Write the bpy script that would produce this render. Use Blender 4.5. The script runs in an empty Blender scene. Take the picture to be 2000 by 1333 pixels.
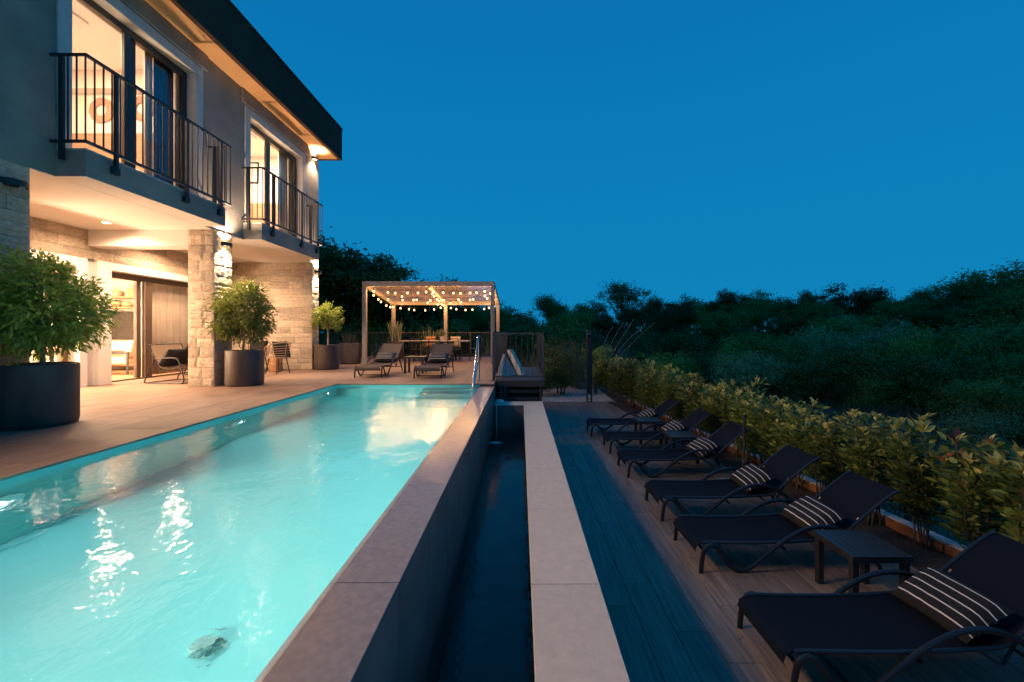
import bpy, math, random
import numpy as np
from mathutils import Vector, Matrix, Euler

random.seed(7)
rng = np.random.default_rng(7)
R = math.radians
PI = math.pi
S = bpy.context.scene
COL = S.collection

# ------------------------------------------------------------------ camera, sky, exposure
CAM_Z, FPX, VX, VY = 1.05, 820.0, 1017.0, 650.0
cd = bpy.data.cameras.new('camera')
cd.sensor_width = 36.0
cd.lens = FPX / 2000 * 36
cd.shift_x = -(VX - 1000) / 2000
cd.shift_y = -(666.5 - VY) / 2000
cd.clip_start = 0.05
cd.clip_end = 3000
cam = bpy.data.objects.new('camera', cd)
cam.location = (0, 0, CAM_Z)
cam.rotation_euler = (R(90), 0, 0)
COL.objects.link(cam)
S.camera = cam

W = bpy.data.worlds.new('World')
S.world = W
W.use_nodes = True
wn = W.node_tree
wn.nodes.clear()
wo = wn.nodes.new('ShaderNodeOutputWorld')
wb = wn.nodes.new('ShaderNodeBackground')
wt = wn.nodes.new('ShaderNodeTexCoord')
wx = wn.nodes.new('ShaderNodeSeparateXYZ')
wr = wn.nodes.new('ShaderNodeValToRGB')
wn.links.new(wt.outputs['Generated'], wx.inputs[0])
wn.links.new(wx.outputs['Z'], wr.inputs[0])
wn.links.new(wr.outputs[0], wb.inputs[0])
wn.links.new(wb.outputs[0], wo.inputs[0])
SKY = [(0.0, (0.005, 0.228, 0.495)), (0.22, (0.004, 0.216, 0.492)), (0.40, (0.003, 0.196, 0.476)),
       (0.62, (0.003, 0.168, 0.445)), (0.85, (0.003, 0.148, 0.410)), (1.0, (0.003, 0.138, 0.390))]
els = wr.color_ramp.elements
els[0].position = SKY[0][0]; els[0].color = (*SKY[0][1], 1)
els[1].position = SKY[-1][0]; els[1].color = (*SKY[-1][1], 1)
for p, c in SKY[1:-1]:
    e = els.new(p); e.color = (*c, 1)
wb.inputs[1].default_value = 1.0

vs = S.view_settings
vs.view_transform = 'Standard'
vs.look = 'None'
vs.exposure = 0.0
vs.gamma = 1.0
vs.use_curve_mapping = False
S.render.engine = 'CYCLES'
cy = S.cycles
cy.use_denoising = True
cy.max_bounces = 8
cy.diffuse_bounces = 4
cy.glossy_bounces = 4
cy.transmission_bounces = 6
cy.transparent_max_bounces = 12
cy.caustics_reflective = False
cy.caustics_refractive = True
cy.sample_clamp_indirect = 6.0
cy.sample_clamp_direct = 0.0
cy.use_light_tree = True

# light levels (the lamps themselves are built with their fittings)
WARM = (1.0, 0.56, 0.22)
WARM2 = (1.0, 0.65, 0.41)
E_SCONCE, E_DOWN, E_ROOM, E_LIVING, E_POOL, E_BULB = 330, 400, 330, 640, 690, 9.5


def at(x, v, Y):
    """photo pixel at depth Y -> point"""
    return ((x - VX) / FPX * Y, Y, CAM_Z + (VY - v) / FPX * Y)


# ------------------------------------------------------------------ helpers
def thing(name, label, cat, loc=(0, 0, 0), rz=0.0, group=None, kind=None):
    o = bpy.data.objects.new(name, None)
    o.empty_display_size = 0.1
    COL.objects.link(o)
    o.location = loc
    o.rotation_euler = (0, 0, rz)
    if label: o['label'] = label
    if cat: o['category'] = cat
    if group: o['group'] = group
    if kind: o['kind'] = kind
    return o


def tag(o, label=None, cat=None, group=None, kind=None):
    if label: o['label'] = label
    if cat: o['category'] = cat
    if group: o['group'] = group
    if kind: o['kind'] = kind
    return o


def link(name, me, parent=None, loc=(0, 0, 0), rot=None, scale=None):
    o = bpy.data.objects.new(name, me)
    COL.objects.link(o)
    if parent is not None: o.parent = parent
    o.location = loc
    if rot is not None: o.rotation_euler = rot
    if scale is not None: o.scale = scale
    return o


def mesh_of(name, V, F, mats, smooth=False, idx=None):
    me = bpy.data.meshes.new(name)
    me.from_pydata([tuple(v) for v in V], [], F)
    for m in (mats if isinstance(mats, (list, tuple)) else [mats]):
        me.materials.append(m)
    if idx is not None:
        me.polygons.foreach_set('material_index', np.asarray(idx, dtype=np.int32))
    if smooth:
        me.polygons.foreach_set('use_smooth', np.ones(len(me.polygons), dtype=bool))
    me.update()
    return me


def quads_mesh(name, V, nper, F, mats, idx=None, smooth=False):
    """V (n*nper,3) leaves; F template faces; fast path"""
    V = np.asarray(V, dtype=np.float32).reshape(-1, 3)
    n = len(V) // nper
    T = np.asarray(F, dtype=np.int32)
    faces = (T[None] + (np.arange(n, dtype=np.int32) * nper)[:, None, None]).reshape(-1, T.shape[1])
    me = bpy.data.meshes.new(name)
    me.vertices.add(len(V))
    me.vertices.foreach_set('co', V.ravel())
    me.loops.add(faces.size)
    me.loops.foreach_set('vertex_index', faces.ravel())
    me.polygons.add(len(faces))
    me.polygons.foreach_set('loop_start', np.arange(len(faces), dtype=np.int32) * T.shape[1])
    for m in mats: me.materials.append(m)
    if idx is not None:
        me.polygons.foreach_set('material_index', np.repeat(np.asarray(idx, dtype=np.int32), len(T)))
    me.update(calc_edges=True)
    return me


class M:
    """collects shapes of one mesh"""
    def __init__(s):
        s.v = []; s.f = []

    def add(s, V, F):
        b = len(s.v)
        s.v += [tuple(p) for p in V]
        s.f += [tuple(b + i for i in f) for f in F]
        return s

    def box(s, x0, x1, y0, y1, z0, z1):
        V = [(x0, y0, z0), (x1, y0, z0), (x1, y1, z0), (x0, y1, z0), (x0, y0, z1), (x1, y0, z1), (x1, y1, z1), (x0, y1, z1)]
        return s.add(V, [(0, 3, 2, 1), (4, 5, 6, 7), (0, 1, 5, 4), (1, 2, 6, 5), (2, 3, 7, 6), (3, 0, 4, 7)])

    def cbox(s, x0, x1, y0, y1, z0, z1, c=0.003):
        """box with chamfered top edges"""
        V = [(x0, y0, z0), (x1, y0, z0), (x1, y1, z0), (x0, y1, z0),
             (x0, y0, z1 - c), (x1, y0, z1 - c), (x1, y1, z1 - c), (x0, y1, z1 - c),
             (x0 + c, y0 + c, z1), (x1 - c, y0 + c, z1), (x1 - c, y1 - c, z1), (x0 + c, y1 - c, z1)]
        return s.add(V, [(0, 3, 2, 1), (8, 9, 10, 11), (0, 1, 5, 4), (1, 2, 6, 5), (2, 3, 7, 6), (3, 0, 4, 7),
                         (4, 5, 9, 8), (5, 6, 10, 9), (6, 7, 11, 10), (7, 4, 8, 11)])

    def prism(s, poly, h0, h1, axis='z'):
        n = len(poly)
        def p(a, b, h):
            return (a, b, h) if axis == 'z' else ((a, h, b) if axis == 'y' else (h, a, b))
        V = [p(a, b, h0) for a, b in poly] + [p(a, b, h1) for a, b in poly]
        F = [tuple(range(n))[::-1], tuple(range(n, 2 * n))] + [(i, (i + 1) % n, n + (i + 1) % n, n + i) for i in range(n)]
        return s.add(V, F)

    def tube(s, path, r, n=8, closed=False, cap=True, flat=1.0):
        P = [Vector(p) for p in path]
        k = len(P)
        rad = r if isinstance(r, (list, tuple)) else [r] * k
        prev = None
        V = []
        for i in range(k):
            a = P[(i - 1) % k] if (closed or i > 0) else P[i]
            b = P[(i + 1) % k] if (closed or i < k - 1) else P[i]
            t = (b - a)
            if t.length < 1e-9: t = Vector((0, 0, 1))
            t.normalize()
            if prev is None:
                ref = Vector((0, 0, 1)) if abs(t.z) < 0.9 else Vector((0, 1, 0))
                u = ref.cross(t).normalized()
            else:
                u = (prev - t * prev.dot(t))
                if u.length < 1e-6: u = Vector((1, 0, 0)).cross(t)
                u.normalize()
            prev = u
            w = t.cross(u)
            for j in range(n):
                an = 2 * PI * (j + 0.5) / n
                V.append(P[i] + u * (math.cos(an) * rad[i]) + w * (math.sin(an) * rad[i] * flat))
        F = []
        for i in range(k if closed else k - 1):
            for j in range(n):
                a = i * n + j; b = i * n + (j + 1) % n
                c = ((i + 1) % k) * n + (j + 1) % n; d = ((i + 1) % k) * n + j
                F.append((a, b, c, d))
        if cap and not closed:
            F.append(tuple(range(n))[::-1]); F.append(tuple((k - 1) * n + j for j in range(n)))
        return s.add(V, F)

    def lathe(s, prof, n=32, c=(0, 0, 0)):
        V = []
        for r, z in prof:
            for j in range(n):
                a = 2 * PI * j / n
                V.append((c[0] + r * math.cos(a), c[1] + r * math.sin(a), c[2] + z))
        F = []
        for i in range(len(prof) - 1):
            for j in range(n):
                F.append((i * n + j, i * n + (j + 1) % n, (i + 1) * n + (j + 1) % n, (i + 1) * n + j))
        F.append(tuple(range(n))[::-1]); F.append(tuple((len(prof) - 1) * n + j for j in range(n)))
        return s.add(V, F)

    def strip(s, sec, y0, y1, t):
        """sheet of thickness t that follows sec [(x,z)] between y0 and y1"""
        n = len(sec)
        N = []
        for i in range(n):
            a = Vector(sec[max(i - 1, 0)]); b = Vector(sec[min(i + 1, n - 1)])
            d = (b - a).normalized(); N.append((-d.y, d.x))
        top = [(x + nx * t / 2, z + nz * t / 2) for (x, z), (nx, nz) in zip(sec, N)]
        bot = [(x - nx * t / 2, z - nz * t / 2) for (x, z), (nx, nz) in zip(sec, N)]
        V = [(x, y0, z) for x, z in top] + [(x, y1, z) for x, z in top] + [(x, y0, z) for x, z in bot] + [(x, y1, z) for x, z in bot]
        F = []
        for i in range(n - 1):
            F += [(i, i + 1, n + i + 1, n + i), (2 * n + i, 3 * n + i, 3 * n + i + 1, 2 * n + i + 1),
                  (i, 2 * n + i, 2 * n + i + 1, i + 1), (n + i, n + i + 1, 3 * n + i + 1, 3 * n + i)]
        F += [(0, n, 3 * n, 2 * n), (n - 1, 3 * n - 1, 4 * n - 1, 2 * n - 1)]
        return s.add(V, F)

    def build(s, name, mat, parent=None, smooth=False, bevel=0.0, seg=2, world=False, loc=(0, 0, 0)):
        me = mesh_of(name, s.v, s.f, mat, smooth)
        if world and parent is not None:
            q = parent; off = Vector((0, 0, 0))
            while q is not None:
                off += q.location; q = q.parent
            loc = -off
        o = link(name, me, parent, loc)
        if bevel:
            b = o.modifiers.new('bevel', 'BEVEL'); b.width = bevel; b.segments = seg; b.limit_method = 'ANGLE'; b.angle_limit = R(40)
        if smooth:
            try:
                me.set_sharp_from_angle(angle=R(38))
            except Exception:
                pass
        return o


def spline(pts, n=6):
    P = [np.array(p, float) for p in pts]
    P = [2 * P[0] - P[1]] + P + [2 * P[-1] - P[-2]]
    out = []
    for i in range(1, len(P) - 2):
        for k in range(n):
            t = k / n
            a, b, c, d = P[i - 1], P[i], P[i + 1], P[i + 2]
            out.append(0.5 * (2 * b + (c - a) * t + (2 * a - 5 * b + 4 * c - d) * t * t + (3 * b - a - 3 * c + d) * t ** 3))
    out.append(P[-2])
    return [tuple(p) for p in out]


def copy_tree(o, parent=None):
    c = o.copy(); COL.objects.link(c)
    if parent is not None: c.parent = parent
    for ch in list(o.children): copy_tree(ch, c)
    return c


def spot_of(x):
    for lim, nm in ((700, 'behind the house corner'), (830, 'behind the left half of the pergola'), (970, 'behind the right half of the pergola'), (1060, 'just past the pergola'), (1150, 'by the round tree past the pergola'), (1260, 'above the shower column'),
                    (1340, 'over the farthest lounger'), (1420, 'over the far part of the hedge'), (1500, 'by the twin topped tree'), (1560, 'over the middle of the hedge'), (1640, 'left of the pale bushes'), (1720, 'by the wide tree'), (1790, 'by the narrow gapped tree'), (1850, 'behind the bright green bush'),
                    (1920, 'by the loose leaved tree'), (2005, 'under the tallest tree')):
        if x < lim: return nm
    return 'beyond the picture edge'


# ------------------------------------------------------------------ materials
def new_mat(name):
    m = bpy.data.materials.new(name); m.use_nodes = True
    nt = m.node_tree
    return m, nt, nt.nodes['Principled BSDF']


def N(nt, typ, **kw):
    n = nt.nodes.new(typ)
    for k, v in kw.items():
        if hasattr(n, k) and k not in n.inputs: setattr(n, k, v)
        else: n.inputs[k].default_value = v
    return n


def mat(name, col, rough=0.5, metal=0.0, var=0.15, scale=6.0, stretch=(1, 1, 1), bump=0.0, bscale=40.0, col2=None, detail=5.0,
        perobj=0.0, coat=0.0, spec=0.5, rvar=0.0, sheen=0.0):
    """surface with mottled colour, per-object variation, fine relief"""
    m, nt, b = new_mat(name)
    L = nt.links
    tc = N(nt, 'ShaderNodeTexCoord')
    oi = N(nt, 'ShaderNodeObjectInfo')
    mp = N(nt, 'ShaderNodeMapping'); mp.inputs['Scale'].default_value = stretch
    ad = N(nt, 'ShaderNodeVectorMath', operation='MULTIPLY_ADD')
    ad.inputs[1].default_value = (37.0, 53.0, 71.0)
    cmb = N(nt, 'ShaderNodeCombineXYZ')
    for i in range(3): L.new(oi.outputs['Random'], cmb.inputs[i])
    L.new(cmb.outputs[0], ad.inputs[0])
    L.new(tc.outputs['Object'], ad.inputs[2])
    L.new(ad.outputs[0], mp.inputs[0])
    no = N(nt, 'ShaderNodeTexNoise'); no.inputs['Scale'].default_value = scale; no.inputs['Detail'].default_value = detail
    L.new(mp.outputs[0], no.inputs['Vector'])
    rp = N(nt, 'ShaderNodeValToRGB')
    c2 = col2 if col2 else tuple(c * (1 - var) for c in col)
    c1 = tuple(min(1, c * (1 + var * .6)) for c in col) if not col2 else col
    rp.color_ramp.elements[0].position = 0.3; rp.color_ramp.elements[0].color = (*c2, 1)
    rp.color_ramp.elements[1].position = 0.7; rp.color_ramp.elements[1].color = (*c1, 1)
    L.new(no.outputs[0], rp.inputs[0])
    out = rp.outputs[0]
    if perobj:
        mr = N(nt, 'ShaderNodeMapRange'); mr.inputs['To Min'].default_value = 1 - perobj; mr.inputs['To Max'].default_value = 1 + perobj
        L.new(oi.outputs['Random'], mr.inputs[0])
        hs = N(nt, 'ShaderNodeHueSaturation'); L.new(out, hs.inputs['Color']); L.new(mr.outputs[0], hs.inputs['Value'])
        out = hs.outputs[0]
    L.new(out, b.inputs['Base Color'])
    b.inputs['Roughness'].default_value = rough
    if rvar:
        mr2 = N(nt, 'ShaderNodeMapRange'); mr2.inputs['To Min'].default_value = max(0.02, rough - rvar); mr2.inputs['To Max'].default_value = min(1, rough + rvar)
        n3 = N(nt, 'ShaderNodeTexNoise'); n3.inputs['Scale'].default_value = scale * .45; n3.inputs['Detail'].default_value = 3
        L.new(ad.outputs[0], n3.inputs['Vector'])
        L.new(n3.outputs[0], mr2.inputs[0]); L.new(mr2.outputs[0], b.inputs['Roughness'])
    b.inputs['Metallic'].default_value = metal
    b.inputs['Specular IOR Level'].default_value = spec
    b.inputs['Coat Weight'].default_value = coat
    if sheen: b.inputs['Sheen Weight'].default_value = sheen
    if bump:
        n2 = N(nt, 'ShaderNodeTexNoise'); n2.inputs['Scale'].default_value = bscale; n2.inputs['Detail'].default_value = 6
        L.new(mp.outputs[0], n2.inputs['Vector'])
        bp = N(nt, 'ShaderNodeBump'); bp.inputs['Strength'].default_value = bump; bp.inputs['Distance'].default_value = 0.02
        L.new(n2.outputs[0], bp.inputs['Height']); L.new(bp.outputs[0], b.inputs['Normal'])
    return m


def emit(name, col, strength):
    m, nt, b = new_mat(name)
    b.inputs['Base Color'].default_value = (*col, 1)
    b.inputs['Emission Color'].default_value = (*col, 1)
    b.inputs['Emission Strength'].default_value = strength
    return m


def leaf_mat(name, c1, c2, trans=0.25, rough=0.5):
    m, nt, b = new_mat(name)
    L = nt.links
    g = N(nt, 'ShaderNodeNewGeometry')
    oi = N(nt, 'ShaderNodeObjectInfo')
    rp = N(nt, 'ShaderNodeValToRGB')
    rp.color_ramp.elements[0].color = (*c1, 1); rp.color_ramp.elements[1].color = (*c2, 1)
    L.new(g.outputs['Random Per Island'], rp.inputs[0])
    mr = N(nt, 'ShaderNodeMapRange'); mr.inputs['To Min'].default_value = .5; mr.inputs['To Max'].default_value = 1.6
    L.new(oi.outputs['Random'], mr.inputs[0])
    hs = N(nt, 'ShaderNodeHueSaturation'); L.new(rp.outputs[0], hs.inputs['Color']); L.new(mr.outputs[0], hs.inputs['Value'])
    L.new(hs.outputs[0], b.inputs['Base Color'])
    b.inputs['Roughness'].default_value = rough
    b.inputs['Specular IOR Level'].default_value = .35
    tr = N(nt, 'ShaderNodeBsdfTranslucent'); L.new(hs.outputs[0], tr.inputs[0])
    mx = N(nt, 'ShaderNodeMixShader'); mx.inputs[0].default_value = trans
    L.new(b.outputs[0], mx.inputs[1]); L.new(tr.outputs[0], mx.inputs[2])
    L.new(mx.outputs[0], nt.nodes['Material Output'].inputs[0])
    return m


def glass_mat(name, tint=(1, 1, 1), refl=1.0):
    """thin window pane: clear through, mirror by Fresnel"""
    m, nt, b = new_mat(name)
    nt.nodes.remove(b)
    L = nt.links
    t = N(nt, 'ShaderNodeBsdfTransparent'); t.inputs[0].default_value = (*tint, 1)
    g = N(nt, 'ShaderNodeBsdfGlossy'); g.inputs['Roughness'].default_value = 0.01; g.inputs[0].default_value = (refl, refl, refl, 1)
    f = N(nt, 'ShaderNodeFresnel')
    ge = N(nt, 'ShaderNodeNewGeometry'); mr = N(nt, 'ShaderNodeMapRange'); mr.inputs['To Min'].default_value = 1.52; mr.inputs['To Max'].default_value = 1 / 1.52
    L.new(ge.outputs['Backfacing'], mr.inputs[0]); L.new(mr.outputs[0], f.inputs[0])
    mx = N(nt, 'ShaderNodeMixShader')
    L.new(f.outputs[0], mx.inputs[0]); L.new(t.outputs[0], mx.inputs[1]); L.new(g.outputs[0], mx.inputs[2])
    L.new(mx.outputs[0], nt.nodes['Material Output'].inputs[0])
    return m


def water_mat(name, waves, rough=0.02):
    m, nt, b = new_mat(name)
    nt.nodes.remove(b)
    L = nt.links
    g = N(nt, 'ShaderNodeBsdfGlass'); g.inputs['IOR'].default_value = 1.333; g.inputs['Roughness'].default_value = rough
    tc = N(nt, 'ShaderNodeTexCoord')
    prev = None
    for sc, st, stretch in waves:
        mp = N(nt, 'ShaderNodeMapping'); mp.inputs['Scale'].default_value = stretch
        L.new(tc.outputs['Object'], mp.inputs[0])
        no = N(nt, 'ShaderNodeTexNoise'); no.inputs['Scale'].default_value = sc; no.inputs['Detail'].default_value = 2.0
        no.inputs['Distortion'].default_value = 0.6
        L.new(mp.outputs[0], no.inputs['Vector'])
        bp = N(nt, 'ShaderNodeBump'); bp.inputs['Strength'].default_value = 1.0; bp.inputs['Distance'].default_value = st
        L.new(no.outputs[0], bp.inputs['Height'])
        if prev: L.new(prev.outputs[0], bp.inputs['Normal'])
        prev = bp
    L.new(prev.outputs[0], g.inputs['Normal'])
    L.new(g.outputs[0], nt.nodes['Material Output'].inputs[0])
    return m


def stripe_mat(name, dark, light, period, width, axis='X', off=0.0):
    m, nt, b = new_mat(name)
    L = nt.links
    tc = N(nt, 'ShaderNodeTexCoord'); sx = N(nt, 'ShaderNodeSeparateXYZ'); L.new(tc.outputs['Object'], sx.inputs[0])
    a = N(nt, 'ShaderNodeMath', operation='ADD'); a.inputs[1].default_value = off + 10 * period
    L.new(sx.outputs[axis], a.inputs[0])
    md = N(nt, 'ShaderNodeMath', operation='MODULO'); md.inputs[1].default_value = period; L.new(a.outputs[0], md.inputs[0])
    lt = N(nt, 'ShaderNodeMath', operation='LESS_THAN'); lt.inputs[1].default_value = width; L.new(md.outputs[0], lt.inputs[0])
    mx = N(nt, 'ShaderNodeMix', data_type='RGBA'); mx.inputs['A'].default_value = (*dark, 1); mx.inputs['B'].default_value = (*light, 1)
    for i in mx.inputs:
        pass
    mx.inputs[6].default_value = (*dark, 1); mx.inputs[7].default_value = (*light, 1)
    L.new(lt.outputs[0], mx.inputs[0]); L.new(mx.outputs[2], b.inputs['Base Color'])
    b.inputs['Roughness'].default_value = .9
    no = N(nt, 'ShaderNodeTexNoise'); no.inputs['Scale'].default_value = 260
    L.new(tc.outputs['Object'], no.inputs['Vector'])
    bp = N(nt, 'ShaderNodeBump'); bp.inputs['Strength'].default_value = .3; bp.inputs['Distance'].default_value = .004
    L.new(no.outputs[0], bp.inputs['Height']); L.new(bp.outputs[0], b.inputs['Normal'])
    return m


MT = {}
MT['render'] = mat('grey_render', (.30, .29, .265), .9, var=.22, scale=2.2, bump=1.0, bscale=70, detail=9)
MT['white_render'] = mat('white_plaster', (.74, .72, .68), .85, var=.05, scale=3, bump=.12, bscale=120)
MT['ceiling'] = mat('white_ceiling', (.84, .81, .76), .9, var=.03, scale=2)
MT['soffit'] = mat('soffit_board', (.72, .40, .18), .8, var=.08, scale=2)
MT['fascia'] = mat('dark_fascia', (.085, .050, .034), .8, var=.15, scale=2, spec=.1)
MT['stone'] = mat('cream_stone', (.64, .53, .40), .9, var=.3, scale=7, bump=1.0, bscale=38, perobj=.22, detail=9)
MT['mortar'] = mat('stone_backing', (.22, .19, .16), .95, var=.2, scale=10)
MT['surround'] = mat('pale_stone_trim', (.58, .57, .54), .7, var=.1, scale=8, bump=.15, bscale=80)
MT['frame'] = mat('anthracite_frame', (.045, .04, .037), .35, var=.1, scale=4)
MT['bronze'] = mat('bronze_frame', (.10, .062, .04), .4, var=.1, scale=4)
MT['black_metal'] = mat('black_metal', (.022, .021, .022), .42, metal=0.0, var=.2, scale=9, spec=.5)
MT['lounger_metal'] = mat('lounger_metal', (.026, .026, .029), .32, metal=.3, var=.15, scale=12)
MT['sling'] = mat('black_sling', (.0045, .0085, .016), .8, var=.2, scale=300, bump=.25, bscale=500, spec=.12)
MT['warm_lit_sling'] = mat('warm_lit_sling', (.10, .075, .06), .75, var=.2, scale=300, bump=.25, bscale=500, spec=.25)  # same sling as the lower loungers; warm bulb light put into the colour
MT['rail_metal'] = mat('grey_brown_rail', (.058, .053, .050), .5, var=.1, scale=8)
MT['drain'] = mat('grey_green_drain', (.14, .33, .29), .5, var=.3, scale=40)
MT['tile'] = mat('terrace_tile', (.25, .16, .108), .55, var=.25, scale=5, stretch=(3.2, .35, 1), bump=.12, bscale=40, perobj=.09, rvar=.12)
MT['tile_low'] = mat('timber_look_tile', (.20, .152, .118), .5, var=.42, scale=6, stretch=(5.5, .32, 1), bump=.25, bscale=26, perobj=.16, rvar=.13, detail=8)
MT['coping'] = mat('beige_coping', (.54, .475, .385), .55, var=.09, scale=20, bump=.2, bscale=120, perobj=.06, detail=8)
MT['joint'] = mat('grey_joint', (.13, .115, .10), .9, var=.2, scale=20)
MT['wall_tile'] = mat('grey_wall_tile', (.19, .17, .155), .4, var=.25, scale=4, bump=.06, bscale=50, perobj=.08, rvar=.15)
MT['dark_tile'] = mat('dark_trough_tile', (.06, .065, .07), .5, var=.3, scale=3)
MT['concrete'] = mat('grey_concrete', (.30, .29, .27), .85, var=.2, scale=5, bump=.3, bscale=40)
MT['pool'] = mat('turquoise_liner', (.155, .61, .58), .6, var=.05, scale=1.5)
MT['planter'] = mat('brown_black_planter', (.085, .060, .048), .55, var=.5, scale=4, bump=.10, bscale=60, stretch=(1, 1, .35), detail=9, rvar=.15)
MT['soil'] = mat('dark_soil', (.05, .032, .022), .95, var=.5, scale=30, bump=1.0, bscale=60)
MT['bark'] = mat('bark', (.16, .12, .085), .9, var=.35, scale=12, stretch=(1, 1, .25), bump=.8, bscale=40)
MT['pale_bark'] = mat('pale_bark', (.30, .25, .20), .85, var=.3, scale=14, stretch=(1, 1, .25), bump=.4, bscale=50)
MT['ground'] = mat('meadow_ground', (.06, .068, .04), .95, var=.5, scale=.8, bump=.6, bscale=6, detail=9)
MT['gravel'] = mat('white_gravel', (.58, .56, .53), .85, var=.35, scale=9, bump=.4, bscale=60, perobj=.2)
MT['pergola'] = mat('pergola_metal', (.36, .31, .26), .5, var=.06, scale=3)
MT['louvre'] = mat('pergola_louvre', (.46, .35, .25), .5, var=.1, scale=5, stretch=(.3, 3, 1))
MT['wood'] = mat('oak_wood', (.36, .22, .12), .5, var=.35, scale=7, stretch=(.4, 4, 4), bump=.1, bscale=40, col2=(.24, .14, .07))
MT['dark_wood'] = mat('dark_timber', (.042, .036, .034), .6, var=.35, scale=7, stretch=(.4, 4, 4), bump=.2, bscale=30, perobj=.2)
MT['tabletop'] = mat('pale_tabletop', (.50, .44, .38), .5, var=.15, scale=6, stretch=(.4, 4, 4))
MT['cream_wall'] = mat('cream_wall', (.72, .66, .56), .9, var=.03, scale=2)
MT['curtain'] = mat('cream_curtain', (.62, .52, .40), .9, var=.1, scale=20, stretch=(1, 1, .1))
MT['blue_lit_curtain'] = mat('blue_lit_curtain', (.05, .075, .19), .85, var=.2, scale=20, stretch=(1, 1, .1))  # grey fabric with blue sky light put into its colour
MT['sofa'] = mat('cream_upholstery', (.62, .52, .40), .95, var=.12, scale=30, bump=.2, bscale=200)
MT['wicker'] = mat('wicker', (.46, .31, .17), .8, var=.5, scale=60, bump=.8, bscale=120)
MT['black_cloth'] = mat('black_cloth', (.014, .013, .013), .95, var=.3, scale=40, bump=.3, bscale=260)
MT['rope'] = mat('tan_rope', (.38, .26, .16), .85, var=.3, scale=50, bump=.4, bscale=160)
MT['stump'] = mat('wood_stump', (.42, .22, .10), .7, var=.4, scale=6, stretch=(1, 1, 3), bump=.2, bscale=30)
MT['tan_cloth'] = mat('tan_cushion', (.50, .25, .12), .9, var=.2, scale=30)
MT['steel'] = mat('stainless_steel', (.60, .61, .62), .12, metal=1.0, var=.05, scale=3)
MT['white_cloth'] = mat('white_cloth', (.66, .66, .64), .9, var=.15, scale=20)
MT['kerb'] = mat('white_kerb', (.62, .60, .58), .85, var=.2, scale=8, bump=.3, bscale=40)
MT['clay'] = mat('clay_stained_kerb', (.30, .12, .05), .9, var=.45, scale=9, bump=.4, bscale=40)
MT['green_wire'] = mat('green_wire', (.02, .06, .045), .5, var=.1)
MT['tv'] = mat('tv_screen', (.012, .010, .009), .12, var=.1)
MT['weave_art'] = mat('woven_disc', (.34, .17, .09), .9, var=.6, scale=45, bump=.9, bscale=70, col2=(.50, .30, .18))
MT['bedding'] = mat('bed_linen', (.70, .64, .55), .9, var=.08, scale=12)
MT['paper'] = mat('print_paper', (.66, .60, .50), .9, var=.3, scale=6)
MT['glass'] = glass_mat('window_glass')
MT['pillow'] = stripe_mat('striped_cushion', (.008, .007, .007), (.62, .57, .52), .066, .009, 'X', .005)
MT['terracotta'] = mat('white_pot', (.62, .60, .56), .5, var=.08)
MT['water'] = water_mat('pool_water', [(.9, .016, (1, 1, 1)), (7.0, .0048, (1, .8, 1)), (34.0, .0014, (1, .75, 1))], .055)
MT['trough_water'] = water_mat('trough_water', [(5.0, .006, (1, .8, 1)), (26.0, .0022, (1, .7, 1))], .015)
def bulb_mat():
    m, nt, b = new_mat('clear_bulb')
    nt.nodes.remove(b)
    L = nt.links
    e = N(nt, 'ShaderNodeEmission'); e.inputs[0].default_value = (1, .52, .20, 1); e.inputs[1].default_value = 9.0
    t = N(nt, 'ShaderNodeBsdfTransparent'); t.inputs[0].default_value = (1, .95, .85, 1)
    mx = N(nt, 'ShaderNodeMixShader'); mx.inputs[0].default_value = .5
    L.new(t.outputs[0], mx.inputs[1]); L.new(e.outputs[0], mx.inputs[2]); L.new(mx.outputs[0], nt.nodes['Material Output'].inputs[0])
    return m


MT['e_bulb'] = bulb_mat()
MT['e_sconce'] = emit('sconce_glow', (1, .66, .34), 60)
MT['e_down'] = emit('downlight_glow', (1, .72, .42), 14)
MT['e_pool'] = emit('pool_lamp_glow', (.80, 1, .98), 70)
MT['l_dark'] = leaf_mat('oak_leaf', (.036, .085, .016), (.090, .155, .028))
MT['l_mid'] = leaf_mat('shrub_leaf', (.070, .155, .024), (.140, .235, .042))
MT['l_grey'] = leaf_mat('grey_green_leaf', (.10, .18, .075), (.18, .26, .115))
MT['l_lime'] = leaf_mat('bright_shrub_leaf', (.12, .21, .022), (.20, .29, .042))
MT['l_laurel'] = leaf_mat('laurel_leaf', (.10, .155, .034), (.24, .28, .062), .25, .35)
MT['l_tip'] = leaf_mat('laurel_new_leaf', (.38, .35, .09), (.64, .54, .16), .35, .4)
MT['l_red'] = leaf_mat('red_new_leaf', (.26, .09, .05), (.36, .14, .07), .35, .4)
MT['l_ficus'] = leaf_mat('narrow_leaf', (.16, .23, .034), (.37, .43, .085), .45, .4)
MT['l_reed'] = leaf_mat('reed_blade', (.10, .13, .08), (.24, .25, .15), .3, .6)
MT['l_reed2'] = leaf_mat('blue_reed_blade', (.07, .12, .10), (.14, .19, .15), .3, .6)
MT['l_grass'] = leaf_mat('dry_grass_blade', (.05, .06, .035), (.10, .11, .06), .25, .7)


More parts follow.
